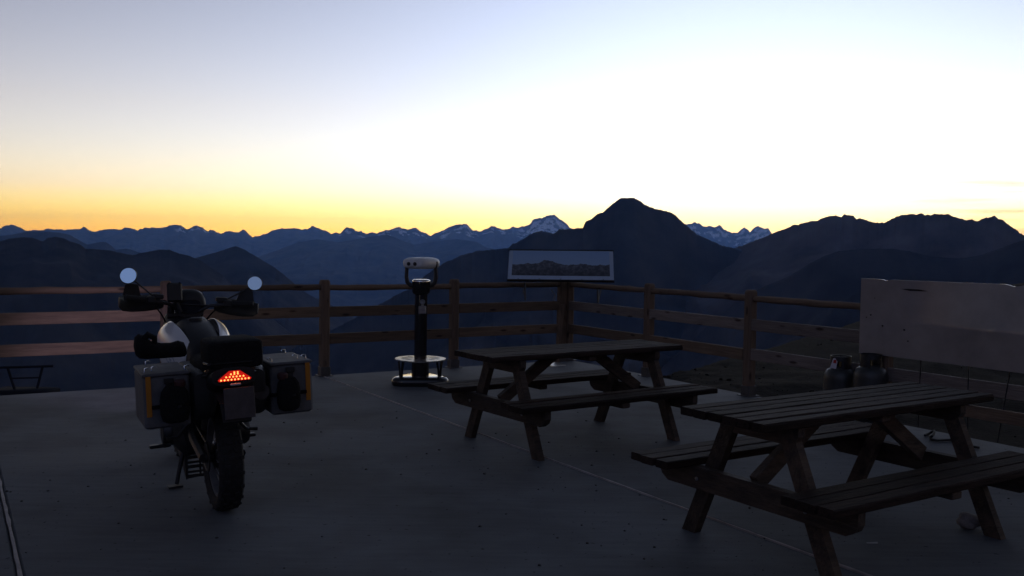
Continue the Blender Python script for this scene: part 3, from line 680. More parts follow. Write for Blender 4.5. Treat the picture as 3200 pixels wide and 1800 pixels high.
# ------------------------------------------------------------------ picnic tables
TL, TW, TH, TB = 1.92, 0.575, 0.742, 0.43
def picnic_table(loc, ang, label, seed, chew):
    root = empty('picnic_table', loc, (0, 0, ang)); props(root, label, 'picnic table', 'picnic tables on the terrace')
    rg = random.Random(seed)
    nb = 6; bw = TW / nb
    for i in range(nb):
        y = -TW / 2 + bw * (i + .5)
        obj('plank', plank_mesh(TL + rg.uniform(-.012, .012), bw - .010, .042, seed + i, .0022, 10, chew if i == 0 else 0), M_TABLE, root, loc=(rg.uniform(-.005, .005), y, TH - .021 + rg.uniform(-.002, .002)), rot=(rg.uniform(-.012, .012), 0, 0))
    for s in (-1, 1):
        for i in range(3):
            y = s * (.372 + .102 * (i + .5))
            obj('seat_plank', plank_mesh(TL + rg.uniform(-.015, .015), .094, .042, seed + 20 + i + s * 5, .0022, 10, chew * .6 if (i == 2 and s < 0) else 0), M_TABLE, root, loc=(rg.uniform(-.005, .005), y, TB - .021 + rg.uniform(-.002, .002)), rot=(rg.uniform(-.012, .012), 0, 0))
    def beam_mesh(L, h, w):
        mb = MB(); c = h * .55; x = L / 2
        prof = [(-x + c * .25, -h / 2), (x - c * .25, -h / 2), (x, -h / 2 + c * .5), (x, h / 2), (-x, h / 2), (-x, -h / 2 + c * .5)]
        prof = [(-x + c, -h / 2), (x - c, -h / 2), (x - c * .25, -h / 2 + c * .45), (x, 0), (x, h / 2), (-x, h / 2), (-x, 0), (-x + c * .25, -h / 2 + c * .45)]
        mb.loft([[(px, yy, pz) for px, pz in prof] for yy in (-w / 2, w / 2)]); return mb.mesh('beam')
    fx = .68
    for s in (-1, 1):
        cb = obj('crossbeam', beam_mesh(TW - .05, .095, .05), M_TLEG, root, loc=(s * fx, 0, TH - .042 - .05), rot=(0, 0, math.pi / 2))
        sb = obj('seat_beam', beam_mesh(1.30, .12, .05), M_TLEG, root, loc=(s * (fx + .052), 0, TB - .042 - .062), rot=(0, 0, math.pi / 2))
        for y in (-.36, .36):
            solid('bolt', M_STEEL, sb, build=lambda m: m.lathe([(.011, 0), (.011, .004), (.004, .007)], 8, axis='y'), loc=(y, -s * .025 if False else (.025 if s < 0 else -.025), -.005), rot=(0, 0, 0 if s < 0 else math.pi))
        for t in (-1, 1):
            mb = MB(); top = Vector((0, t * .17, TH - .05)); bot = Vector((0, t * .47, 0.0)); d = (top - bot); k = .048
            mb.loft([[(-.0245, t * .47 - k * t - .0 * t, 0), (.0245, t * .47 - k * t, 0), (.0245, t * .47 + k * t, 0), (-.0245, t * .47 + k * t, 0)],
                     [(-.0245, t * .32 - k * t * .98, (TH - .05) / 2), (.0245, t * .32 - k * t * .98, (TH - .05) / 2), (.0245, t * .32 + k * t * 1.02, (TH - .05) / 2), (-.0245, t * .32 + k * t * 1.02, (TH - .05) / 2)],
                     [(-.0245, t * .17 - k * t, TH - .047), (.0245, t * .17 - k * t, TH - .047), (.0245, t * .17 + k * t, TH - .047), (-.0245, t * .17 + k * t, TH - .047)]])
            obj('leg', mb.mesh('leg'), M_TLEG, root, loc=(s * (fx + .0), 0, 0) if False else (s * (fx + .0015), 0, 0))
        # diagonal brace from the seat beam to the middle of the top
        p0 = Vector((s * (fx + .02), 0, TB - .06)); p1 = Vector((s * .20, 0, TH - .044)); dd = p1 - p0
        mb = MB(); w = .045
        nrm = Vector((-dd.z, 0, dd.x)).normalized() * .042
        mb.loft([[tuple(p + n_ + Vector((0, yy, 0))) for n_, yy in ((-nrm, -w / 2), (nrm, -w / 2), (nrm, w / 2), (-nrm, w / 2))] for p in (p0, p1)])
        obj('brace', mb.mesh('brace'), M_TLEG, root)
    solid('middle_batten', M_TLEG, root, build=lambda m: m.box((0, 0, TH - .042 - .022), (.07, TW - .08, .04), ch=.006))
    for s in (-1, 1): solid('seat_batten', M_TLEG, root, build=lambda m: m.box((0, s * .525, TB - .042 - .022), (.08, .26, .04), ch=.006))
    return root
picnic_table((0.505, 7.461, 0), R(34.5), 'dark weathered picnic table with chewed edge beside the telescope', 100, .016)
picnic_table((1.8375, 5.0255, 0), R(33), 'dark planked picnic table nearest the camera at lower right, in front of the sheet board', 300, .008)

# ------------------------------------------------------------------ sheet board fixed to the right fence
M_SHEET = mat('weathered_sheet', (0.37, 0.325, 0.30), 0.24, spec=0.6, coat=0.6, var=0.16, scale=2.2, bump=0.12, bscale=7, col2=(0.25, 0.222, 0.21))
bo = fpt(-0.075 + 0.0, 4.79, 0)
def off(a, b, z): return Vector((b, 0, 0)), z
board = empty('sheet_board', tuple(fpt(0.075, 4.80, 0.0)), (0, 0, angB)); props(board, 'large pale weathered sheet board fixed upright to the right fence above the gas cylinders', 'board')
def sheen_bend(x, z):  # bend added so the upper right catches sky as a pale patch
    return 0.30 * min(1, max(0, (x - .45) / .8)) * max(0, z - .93) + 0.22 * max(0, x - 1.36 - (1.305 - z) * .75)
nx_, nz_ = 92, 40; BW, Z0, Z1 = 2.35, 0.615, 1.305
V = []
for j in range(nz_ + 1):
    for i in range(nx_ + 1):
        x = BW * i / nx_; z = Z0 + (Z1 - Z0) * j / nz_
        if j == nz_: z -= 0.012 * math.exp(-((x - .27) / .03) ** 2) + 0.016 * math.exp(-((x - 1.38) / .05) ** 2)
        y = 0.012 * math.sin(x * 2.2) + sheen_bend(x, z) - 0.016 * math.exp(-(((x - 1.31) / .06) ** 2 + ((z - .93) / .05) ** 2))
        V.append((x, y, z))
idx = lambda i, j: j * (nx_ + 1) + i
nV = len(V); V += [(x, y + .012, z) for x, y, z in V]; F = []
for j in range(nz_):
    for i in range(nx_):
        F.append((idx(i, j), idx(i + 1, j), idx(i + 1, j + 1), idx(i, j + 1))); F.append(tuple(nV + q for q in reversed(F[-1])))
for i in range(nx_): F += [(idx(i, 0), nV + idx(i, 0), nV + idx(i + 1, 0), idx(i + 1, 0)), (idx(i, nz_), idx(i + 1, nz_), nV + idx(i + 1, nz_), nV + idx(i, nz_))]
for j in range(nz_): F += [(idx(0, j), idx(0, j + 1), nV + idx(0, j + 1), nV + idx(0, j)), (idx(nx_, j), nV + idx(nx_, j), nV + idx(nx_, j + 1), idx(nx_, j + 1))]
me = bpy.data.meshes.new('sheet'); me.from_pydata(V, [], F); me.polygons.foreach_set('use_smooth', [True] * len(F)); me.set_sharp_from_angle(angle=R(30))
bsign = -1                                            # local +y of the board points away from the terrace
sheet = obj('sheet', me, M_SHEET, board); sheet.scale = (1, 1, 1)
M_SLOT = mat('dark_slot', (.02, .017, .015), .9)
def sheet_mark(n, pts): obj(n, (lambda m: (m.loft([[(x, -.0035 + 0.012 * math.sin(x * 2.2) + sheen_bend(x, z), z) for x, z in pts], [(x, .004 + 0.012 * math.sin(x * 2.2) + sheen_bend(x, z), z) for x, z in pts]]), m.mesh(n))[-1])(MB()), M_SLOT, board)
sheet_mark('slot', [(.42, 1.226), (.50, 1.214), (.62, 1.216), (.66, 1.219), (.58, 1.230), (.48, 1.231)])
for x, z, r in ((.115, .975, .008), (.24, .885, .009), (.46, .866, .009), (.5, .77, .007), (.07, .95, .006), (1.31, .935, .012), (.15, 1.13, .004)):
    sheet_mark('screw_hole', [(x + r * math.cos(k * .785), z + r * .9 * math.sin(k * .785)) for k in range(8)])
for x, dx in ((.62, -.02), (1.06, .0), (1.42, -.10)):
    solid('support_rod', M_DARKMET, board, build=lambda m: m.tube([(x, .03, .66), (x + dx, .05, .02)], .005, 6))

# ------------------------------------------------------------------ gas cylinders by the fence
M_GAS = mat('gas_cylinder_paint', (.03, .032, .032), .42, var=.25, scale=14)
def cylinder(p, label, tag, h=.0, rz=0.0):
    root = empty('gas_cylinder', (p.x, p.y, 0), (0, 0, rz)); props(root, label, 'gas cylinder', 'gas cylinders beside the right fence')
    solid('body', M_GAS, root, build=lambda m: m.lathe([(.11, .0), (.12, .01), (.12, .03), (.132, .035), (.148, .06), (.15, .10), (.15, .36 + h), (.146, .40 + h), (.125, .44 + h), (.085, .465 + h), (.03, .475 + h)], 32))
    def collar(m):
        n = 28; ro, ri = .095, .090; z0, z1 = .455 + h, .575 + h
        for k in range(n):
            a, a2 = 2 * math.pi * k / n, 2 * math.pi * (k + 1) / n
            zt = z1; zb = z0 if (k % 14) > 4 else z0 + .075
            P = lambda r, a_, z: (r * math.cos(a_), r * math.sin(a_), z)
            m.loft([[P(ri, a, zb), P(ro, a, zb), P(ro, a2, zb), P(ri, a2, zb)], [P(ri, a, zt), P(ro, a, zt), P(ro, a2, zt), P(ri, a2, zt)]])
    solid('collar', M_DARKMET, root, smooth=False, build=collar)
    solid('valve', mat('brass_valve', (.35, .26, .12), .35, metal=.9), root, build=lambda m: (m.lathe([(.022, .47 + h), (.022, .52 + h), (.014, .525 + h), (.014, .55 + h)], 12), m.tube([(0, 0, .505 + h), (.05, -.02, .505 + h)], .012, 8)))
    if tag:
        t = solid('safety_tag', mat('tag_white', (.6, .55, .58), .6), root, build=lambda m: m.loft([[(-.135 + dx, -.045 + dy + k, z) for dx, dy, z in ((0, 0, .47), (.05, -.02, .46), (.06, -.025, .53), (.04, -.015, .56), (.025, -.01, .555))] for k in (0, .003)]))
        solid('red_mark', mat('tag_red', (.45, .03, .02), .6), t, build=lambda m: m.loft([[(-.135 + dx, -.047 + dy + k, z) for dx, dy, z in ((.025, -.010, .515), (.05, -.02, .512), (.05, -.02, .545), (.028, -.011, .545))] for k in (0, .002)]))
    return root
cy1 = gpt(2622, 1302); cylinder(cy1, 'gas cylinder with red and white safety tag on its collar', True, 0.0, .2)
cy2 = gpt(2716, 1322); cylinder(cy2, 'taller untagged gas cylinder right beside the tagged one, below the sheet board', False, .055, 1.1)

# ------------------------------------------------------------------ small things on the slabs
def rock(name, p, r, seed, label):
    rg = random.Random(seed); bm = bmesh.new(); bmesh.ops.create_icosphere(bm, subdivisions=3, radius=1)
    for v in bm.verts:
        n = v.co.normalized(); k = 1 + .16 * math.sin(n.x * 3.1 + seed) * math.cos(n.y * 2.7) + .10 * math.sin(n.z * 5 + n.x * 4) + rg.uniform(-.025, .025)
        v.co = Vector((n.x * r * 1.12 * k, n.y * r * .9 * k, n.z * r * .72 * k))
    zmin = min(v.co.z for v in bm.verts)
    for v in bm.verts: v.co.z = max(v.co.z - zmin - r * .08, 0)
    me = bpy.data.meshes.new(name); bm.to_mesh(me); bm.free(); me.polygons.foreach_set('use_smooth', [True] * len(me.polygons))
    o = obj(name, me, mat('field_stone', (.2, .18, .17), .85, var=.5, scale=14, bump=.6, bscale=40), None, loc=(p.x, p.y, 0)); props(o, label, 'stone'); return o
rock('stone', gpt(3031, 1652), .062, 3, 'fist sized rounded stone lying under the nearest picnic table')
sc_p = gpt(2725, 1698)
scrap = obj('paper_scrap', (lambda m: (m.loft([[(-.03, -.006, 0.001), (.03, -.008, .001), (.032, .006, .003), (-.028, .008, .002)], [(-.03, -.006, 0.003), (.03, -.008, .003), (.032, .006, .006), (-.028, .008, .004)]]), m.mesh('paper_scrap'))[-1])(MB()), mat('scrap_white', (.5, .5, .5), .8), None, loc=(sc_p.x, sc_p.y, 0), rot=(0, 0, .1)); props(scrap, 'thin pale paper scrap on the concrete near the stone', 'paper scrap')
hq = [gpt(*q) for q in ((1688, 1133.5), (1733, 1131.5), (1768, 1143), (1727, 1147))]
hc = sum(hq, Vector()) / 4
hatch = obj('metal_cover', (lambda m: (m.loft([[tuple(q - hc + UP * .002) for q in hq], [tuple((q - hc) * .98 + UP * .012) for q in hq]]), m.mesh('metal_cover'))[-1])(MB()), mat('cover_metal', (.42, .42, .41), .42, metal=.8, var=.2, scale=9), None, loc=(hc.x, hc.y, 0)); props(hatch, 'shiny flat metal cover on the slab near the fence corner', 'metal cover')
# black hose between the table and the fence
hose_px = [(2890, 1365), (2905, 1358), (2918, 1362), (2916, 1374), (2910, 1380), (2906, 1368), (2912, 1378), (2930, 1381), (2952, 1380), (2972, 1378), (2990, 1366), (3010, 1352)]
hp = [gpt(u, v) + UP * (.012 + (.03 if 1 < k < 5 else 0)) for k, (u, v) in enumerate(hose_px)]
def catmull(P, n=6):
    o = []
    for i in range(len(P) - 1):
        p0, p1, p2, p3 = P[max(i - 1, 0)], P[i], P[i + 1], P[min(i + 2, len(P) - 1)]
        for k in range(n):
            t = k / n; o.append(.5 * ((2 * p1) + (p2 - p0) * t + (2 * p0 - 5 * p1 + 4 * p2 - p3) * t * t + (3 * p1 - p0 - 3 * p2 + p3) * t ** 3))
    return o + [P[-1]]
mb = MB(); mb.tube(catmull(hp), .0105, 7)
h2 = [gpt(2972, 1379) + UP * .012, gpt(2990, 1386) + UP * .012, gpt(3015, 1395) + UP * .012, gpt(3060, 1404) + UP * .012]
mb.tube(catmull(h2), .0105, 7)
hose = obj('hose', mb.mesh('hose', True, 60), M_RUBBER); props(hose, 'coiled black hose on the slab behind the nearest picnic table', 'hose')

# ------------------------------------------------------------------ lift pylon below the left edge
d0 = 62.0
def at_d(u, v, d=d0): return on_bearing(u, v, d)
lp0 = at_d(80, 1235)
pyl = empty('lift_pylon', tuple(lp0)); props(pyl, 'dark ski lift pylon frame standing below the terrace at far left', 'lift pylon')
M_PYL = mat('pylon_steel', (.022, .024, .032), .95, spec=.05)
def seg(m, a, b, r): m.tube([at_d(*a) - lp0, at_d(*b) - lp0], r, 6)
solid('crossbar', M_PYL, pyl, build=lambda m: (seg(m, (-10, 1149), (166, 1144), .08)))
solid('leg', M_PYL, pyl, build=lambda m: seg(m, (24, 1150), (48, 1225), .07))
solid('leg', M_PYL, pyl, build=lambda m: seg(m, (133, 1147), (114, 1222), .07))
solid('tie_bar', M_PYL, pyl, build=lambda m: seg(m, (36, 1182), (124, 1180), .05))
solid('platform', M_PYL, pyl, build=lambda m: m.box((0, 0, at_d(80, 1228).z - lp0.z + .1), (3.4, 1.6, .3), ch=.05))
solid('pier', M_PYL, pyl, build=lambda m: m.lathe([(1.4, -26), (.9, at_d(80, 1228).z - lp0.z)], 12))

# ------------------------------------------------------------------ motorcycle (local: x right, y forward, z up, origin under the rear axle)
HEAD, LEAN = R(28.2), R(2.5)
mo = gpt(690, 1590); mo = mo + Vector((math.cos(HEAD), math.sin(HEAD), 0)) * .02
bike = empty('motorcycle', (mo.x, mo.y, 0), (0, -LEAN, HEAD))
props(bike, 'enduro motorcycle with aluminium side cases and lit red tail light, parked facing the fence', 'motorcycle')
BM = Matrix.Translation((mo.x, mo.y, 0)) @ Matrix.Rotation(HEAD, 4, 'Z') @ Matrix.Rotation(-LEAN, 4, 'Y')
def part(name, m, build, parent=bike, smooth=True, angle=40, **kw): return solid(name, m, parent, smooth, angle, build=build, **kw)
def mirrorx(f):
    for s in (-1, 1): f(s)

def wheel(name, y, Rw, hw):
    hub = part(name, M_DARKMET, lambda m: (m.lathe([(.03, -.1), (.03, .1)], 14, axis='x'), m.lathe([(.055, -.05), (.075, -.045), (.075, .045), (.055, .05)], 18, axis='x')), loc=(0, y, Rw))
    rr_ = Rw - .085
    part('rim', M_ALU, lambda m: m.loft([[(h, r * math.cos(a), r * math.sin(a)) for r, h in ((rr_ - .012, -hw * .62), (rr_ + .008, -hw * .68), (rr_ + .008, hw * .68), (rr_ - .012, hw * .62), (rr_ - .022, 0))] for a in [2 * math.pi * k / 40 for k in range(40)]], loop=True), hub)
    prof = [(rr_ + .002, -hw * .72), (Rw - .055, -hw * .98), (Rw - .03, -hw), (Rw - .013, -hw * .82), (Rw - .008, -hw * .4), (Rw - .007, 0), (Rw - .008, hw * .4), (Rw - .013, hw * .82), (Rw - .03, hw), (Rw - .055, hw * .98), (rr_ + .002, hw * .72)]
    part('tyre', M_RUBBER, lambda m: m.loft([[(h, r * math.cos(a), r * math.sin(a)) for r, h in prof] for a in [2 * math.pi * k / 48 for k in range(48)]], loop=True), hub)
    def tread(m):
        for k in range(44):
            a = 2 * math.pi * k / 44
            for (x, w, dr) in (((-hw * .78, hw * .34, .004), (-hw * .05, hw * .5, .0), (hw * .78, hw * .34, .004)) if k % 2 else ((-hw * .42, hw * .5, .001), (hw * .42, hw * .5, .001))):
                Mx = Matrix.Rotation(a, 4, 'X') @ Matrix.Translation((x, Rw - .007 - dr * 2, 0)) @ Matrix.Rotation(-x / hw * .5, 4, 'Z')
                m.box((0, 0, 0), (w, .017, Rw * .062), M=Mx)
    part('tread_blocks', M_RUBBER, tread, hub, smooth=False)
    def spokes(m):
        for k in range(32):
            a = 2 * math.pi * k / 32; s = 1 if k % 2 else -1; a2 = a + (.32 if k % 4 < 2 else -.32)
            m.tube([(s * .045, .07 * math.cos(a2), .07 * math.sin(a2)), (0, (rr_ - .015) * math.cos(a), (rr_ - .015) * math.sin(a))], .0022, 5)
    part('spokes', M_STEEL, spokes, hub)
    part('brake_disc', M_STEEL, lambda m: m.lathe([(.05, .068), (.11, .068), (.11, .072), (.05, .072)], 28, axis='x', caps=False), hub)
    return hub
wheel('rear_wheel', 0, .315, .068); wheel('front_wheel', 1.49, .335, .05)
part('swingarm', M_DARKMET, lambda m: (m.tube([(-.105, -.02, .315), (-.10, .30, .36), (-.08, .52, .40)], [.028, .032, .036], 8), m.tube([(.105, -.02, .315), (.10, .30, .36), (.08, .52, .40)], [.028, .032, .036], 8), m.tube([(-.09, .36, .37), (.09, .36, .37)], .03, 8)))
part('chain', M_DARKMET, lambda m: (m.tube([(-.083, 0, .40), (-.075, .52, .45)], .008, 6), m.tube([(-.083, 0, .235), (-.075, .52, .35)], .008, 6), m.lathe([(.085, -.087), (.085, -.080)], 24, axis='x', M=Matrix.Translation((0, 0, .315)))))
part('shock', M_DARKMET, lambda m: m.tube([(0, .34, .42), (0, .30, .74)], .035, 10))
part('engine', M_DARKMET, lambda m: (m.loft([superring(0, .50, .15, .22, .42, 20, 4), superring(0, .46, .19, .24, .50, 20, 4), superring(0, .45, .2, .24, .70, 20, 4), superring(0, .47, .17, .22, .86, 20, 4)]), m.loft([superring(0, .70, .11, .13, .62, 16, 4), superring(0, .70, .12, .14, .72, 16, 4), superring(0, .68, .11, .12, .88, 16, 4)])), angle=50)
part('clutch_cover', M_DARKMET, lambda m: m.lathe([(.02, .285), (.085, .28), (.10, .26), (.105, .19)], 24, axis='x'), loc=(0, .62, .33))
part('stator_cover', M_DARKMET, lambda m: m.lathe([(.02, -.245), (.075, -.24), (.09, -.225), (.095, -.18)], 24, axis='x'), loc=(0, .68, .36))
def bash(m):
    for x in (-.115, -.035, .045, .105): m.box((x, .56, .17), (.012, .008, .20), M=Matrix.Rotation(-.0, 4, 'X'))
    for k, z in enumerate((.078, .105, .137, .165, .197, .225, .262)): m.box((-.005, .561, z), (.235, .008, .014 if k % 2 else .02))
    m.tube([(-.12, .56, .07), (.11, .56, .085)], .007, 6)
    for x in (-.12, .11): m.loft([[(x - .004, .555, .06), (x + .004, .555, .06), (x + .004, .565, .28), (x - .004, .565, .28)], [(x - .004, .95, .22), (x + .004, .95, .22), (x + .004, .95, .36), (x - .004, .95, .36)]])
part('bash_guard', M_DARKMET, bash, smooth=False)
part('side_stand', M_DARKMET, lambda m: (m.tube([(-.115, .60, .285), (-.16, .60, .10), (-.175, .60, .03)], [.016, .013, .013], 8), m.box((-.185, .595, .018), (.085, .06, .012), M=Matrix.Rotation(0, 4, 'Z'))))
mirrorx(lambda s: part('footpeg', M_DARKMET, lambda m: (m.box((s * .275, .60, .285), (.10, .045, .02), ch=.004), m.tube([(s * .2, .60, .285), (s * .24, .60, .28)], .012, 6))))
mirrorx(lambda s: part('passenger_peg', M_DARKMET, lambda m: m.tube([(s * .13, .26, .48), (s * .20, .26, .40), (s * .265, .26, .392)], [.011, .011, .013], 7)))
part('frame', M_BPAINT, lambda m: (m.tube([(0, 1.06, .98), (0, .85, .86), (-.13, .55, .72), (-.12, .45, .40)], .02, 8), m.tube([(0, .85, .86), (.13, .55, .72), (.12, .45, .40)], .02, 8),
     m.tube([(-.13, .5, .74), (-.14, .1, .80), (-.12, -.36, .86)], .014, 8), m.tube([(.13, .5, .74), (.14, .1, .80), (.12, -.36, .86)], .014, 8), m.tube([(-.12, .45, .46), (-.14, .0, .74)], .013, 8), m.tube([(.12, .45, .46), (.14, .0, .74)], .013, 8)))
part('exhaust', M_DARKMET, lambda m: (m.tube([(.16, .48, .45), (.17, .28, .58), (.165, .16, .64)], .022, 10), m.tube([(.165, .17, .645), (.165, .12, .66), (.165, -.30, .715), (.165, -.34, .72)], [.035, .058, .060, .045], 14)))
# tank with white side fairings
TS = [(.20, .10, .885, .70), (.32, .12, .945, .70), (.45, .13, .995, .70), (.58, .135, 1.035, .70), (.72, .135, 1.058, .72), (.86, .125, 1.055, .76), (.97, .10, 1.03, .82), (1.04, .07, .99, .86)]
part('fuel_tank', M_TANK, lambda m: m.loft([superring(0, (zt + zb) / 2, hw, (zt - zb) / 2, y, 32, 2.5) for y, hw, zt, zb in TS]), angle=70)
part('tank_cap', M_BLACK, lambda m: m.lathe([(.042, 1.04), (.042, 1.062), (.034, 1.067)], 20), loc=(0, .70, 0))
FS = [(.34, .13, .80, .895, .85), (.44, .17, .70, .96, .84), (.56, .20, .66, 1.0, .84), (.68, .218, .66, 1.02, .84), (.80, .228, .70, 1.03, .85), (.92, .22, .76, 1.02, .88), (1.06, .18, .82, .985, .9)]
def fairing(s):
    def b(m):
        rings = []
        for y, hw, zb, zt, zm in FS:
            # closed shell section: outer face with a belly and a rolled upper lip
            out = [(hw * .72, zb), (hw * .93, zb + (zm - zb) * .45), (hw, zm), (hw * .985, zm + (zt - zm) * .45), (hw * .90, zm + (zt - zm) * .8), (hw * .74, zt), (hw * .58, zt + .022)]
            inn = [(hw * .56, zt + .010), (hw * .72, zt - .014), (hw * .87, zm + (zt - zm) * .7), (hw * .95, zm), (hw * .89, zb + (zm - zb) * .45), (hw * .70, zb + .012)]
            ring = [(s * x, y, z) for x, z in out + inn]
            rings.append(ring if s > 0 else ring)
        m.loft(rings)
    f = part('side_fairing', M_WHITE, b, angle=55)
    sd = f.modifiers.new('smooth', 'SUBSURF'); sd.levels = 1; sd.render_levels = 2
    return f
fair = {s: fairing(s) for s in (-1, 1)}
# 'GS' lettering lying on each fairing
def decal(s):
    cu = bpy.data.curves.new('letters', 'FONT'); cu.body = 'GS'; cu.size = .13; cu.shear = .35; cu.extrude = 0
    to = bpy.data.objects.new('letters', cu); COL.objects.link(to)
    dg = bpy.context.evaluated_depsgraph_get(); dg.update()
    me = bpy.data.meshes.new_from_object(to.evaluated_get(dg)); bpy.data.objects.remove(to)
    bm = bmesh.new(); bm.from_mesh(me)
    bmesh.ops.subdivide_edges(bm, edges=[e for e in bm.edges if e.calc_length() > .012], cuts=4, use_grid_fill=True)
    bmesh.ops.triangulate(bm, faces=bm.faces)
    fe = fair[s].evaluated_get(dg); bvh = BVHTree.FromObject(fair[s], dg)
    for v in bm.verts:
        u, w = v.co.x, v.co.y
        y = (.66 - u) if s > 0 else (.44 + u); z = .775 + w * .9 + (u * .25 if s < 0 else (.16 - u) * .25)
        hit = bvh.ray_cast(Vector((s * .6, y, z)), Vector((-s, 0, 0)))
        v.co = Vector((hit[0].x + s * .0022, y, z)) if hit[0] else Vector((s * .2, y, z))
    bm.to_mesh(me); bm.free(); me.name = 'decal_letters'
    o = obj('decal_letters', me, None, fair[s]); me.materials.clear(); me.materials.append(mat('decal_grey', (.30, .33, .42), .35)); return o
for s in (-1, 1): decal(s)
part('seat', M_FABRIC, lambda m: m.loft([superring(0, .84, .10, .055, .34, 20, 3), superring(0, .835, .125, .06, .22, 20, 3), superring(0, .84, .15, .06, .05, 20, 3), superring(0, .855, .155, .06, -.12, 20, 3), superring(0, .862, .14, .05, -.3, 20, 3), superring(0, .865, .10, .04, -.38, 20, 3)]), angle=70)
part('tail_section', M_BLACK, lambda m: m.loft([superring(0, .76, .14, .06, .15, 20, 3), superring(0, .775, .14, .065, -.1, 20, 3), superring(0, .80, .13, .06, -.34, 20, 3), superring(0, .835, .115, .05, -.44, 20, 3)]), angle=60)
part('rear_mudguard', M_BLACK, lambda m: m.loft([[(-w, y, z), (w, y, z), (w * .95, y + .012, z - .012), (-w * .95, y + .012, z - .012)] for y, z, w in ((.12, .72, .10), (-.10, .745, .10), (-.30, .745, .10), (-.42, .74, .095), (-.475, .70, .085), (-.488, .60, .075))]))
part('tail_panel', M_BLACK, lambda m: [m.loft([superring(s * .135, .72, .072, .135, .22, 18, 4), superring(s * .14, .72, .078, .145, .0, 18, 4), superring(s * .14, .725, .075, .14, -.26, 18, 4), superring(s * .13, .75, .06, .10, -.34, 18, 4)]) for s in (-1, 1)], angle=60)
part('rack_plate', M_DARKMET, lambda m: (m.box((0, -.27, .915 - .012), (.22, .26, .010), ch=.003), m.tube([(-.12, -.1, .88), (-.12, -.38, .90), (.12, -.38, .90), (.12, -.1, .88)], .009, 8)))
# tail light with its diodes
tz = .842
tri = [(-.082, tz - .027), (.082, tz - .027), (.088, tz - .018), (.028, tz + .027), (-.028, tz + .027), (-.088, tz - .018)]
tl_ = part('tail_light', M_BLACK, lambda m: m.loft([[(x * 1.08, -.42, (z - tz) * 1.15 + tz) for x, z in tri], [(x * 1.06, -.462, (z - tz) * 1.1 + tz) for x, z in tri]]), angle=20)
M_GLOW = emit('lens_glow', (1.0, .015, .006), 0.5 * LAMP); M_LED = emit('diode', (1.0, .22, .05), 4.0 * LAMP)
part('lens', M_GLOW, lambda m: m.loft([[(x, -.463, z) for x, z in tri], [(x * .97, -.470, (z - tz) * .95 + tz) for x, z in tri]]), tl_, angle=20)
for zz, xs in ((-.019, [-.072 + .018 * k for k in range(9)]), (-.004, [-.045 + .018 * k for k in range(6)]), (.010, [-.02, -.002, .016]), (.019, [-.002, .016])):
    for x in xs: part('diode', M_LED, lambda m: m.lathe([(.0047, 0), (.004, .003), (.002, .0045)], 8, axis='y', M=Matrix.Rotation(math.pi, 4, 'Z')), tl_, loc=(x + .0, -.470, tz + zz))
part('plate_lamp', mat('clear_lens', (.45, .42, .48), .25), lambda m: m.box((0, -.478, .797), (.055, .02, .014), ch=.004))
part('licence_plate', M_PLATE, lambda m: m.box((0, 0, 0), (.16, .006, .165), ch=.002), loc=(.012, -.505, .70), rot=(R(-7), 0, 0))
# mirrorx(lambda s: part('indicator', M_AMBER, lambda m: (m.lathe([(.0, -.03), (.025, -.028), (.032, .0), (.028, .03), (.0, .045)], 14, axis='y')), loc=(s * .155, -.40, .80)))
# aluminium cases
def case(s):
    cx = s * .335 + .012; y0, y1, z0, z1 = -.30, .11, .57, .868
    c = part('side_case', M_ALU, lambda m: m.box((cx, (y0 + y1) / 2, (z0 + z1 - .018) / 2), (.235, y1 - y0, z1 - .018 - z0), ch=.012), angle=30)
    part('case_lid', M_ALU, lambda m: m.box((cx, (y0 + y1) / 2, z1 - .009), (.241, y1 - y0 + .006, .018), ch=.005), c, angle=30)
    part('latch', M_DARKMET, lambda m: (m.box((cx - s * .01, y0 - .009, z1 - .045), (.05, .014, .03), ch=.003), m.box((cx - s * .01, y0 - .006, z1 - .085), (.032, .010, .07), ch=.003)), c, smooth=False)
    part('reflector_strip', M_AMBER, lambda m: m.box((cx + s * .092, y0 - .0025, z1 - .122), (.026, .005, .215)), c)
    for (x, y) in ((.06, -.2), (.10, -.24), (-.10, -.26), (.06, .06)):
        part('lid_hook', M_CHROME, lambda m: m.tube([(cx + s * x, y, z1 - .002), (cx + s * x, y, z1 + .022), (cx + s * (x - .018), y, z1 + .026), (cx + s * (x - .024), y, z1 + .018)], .0035, 6), c)
    part('strap', M_FABRIC, lambda m: m.box((cx - s * .022, y0 - .012, z0 + .12), (.238 * .86, .006, .02), ch=.002), c)
    return c
mirrorx(case)
part('case_rack', M_DARKMET, lambda m: [m.tube([(s * .13, .1, .80), (s * .20, .05, .82), (s * .20, -.28, .82), (s * .12, -.36, .84)], .009, 8) for s in (-1, 1)] + [m.tube([(s * .20, .05, .82), (s * .20, .0, .62), (s * .20, -.25, .62), (s * .20, -.28, .82)], .009, 8) for s in (-1, 1)])
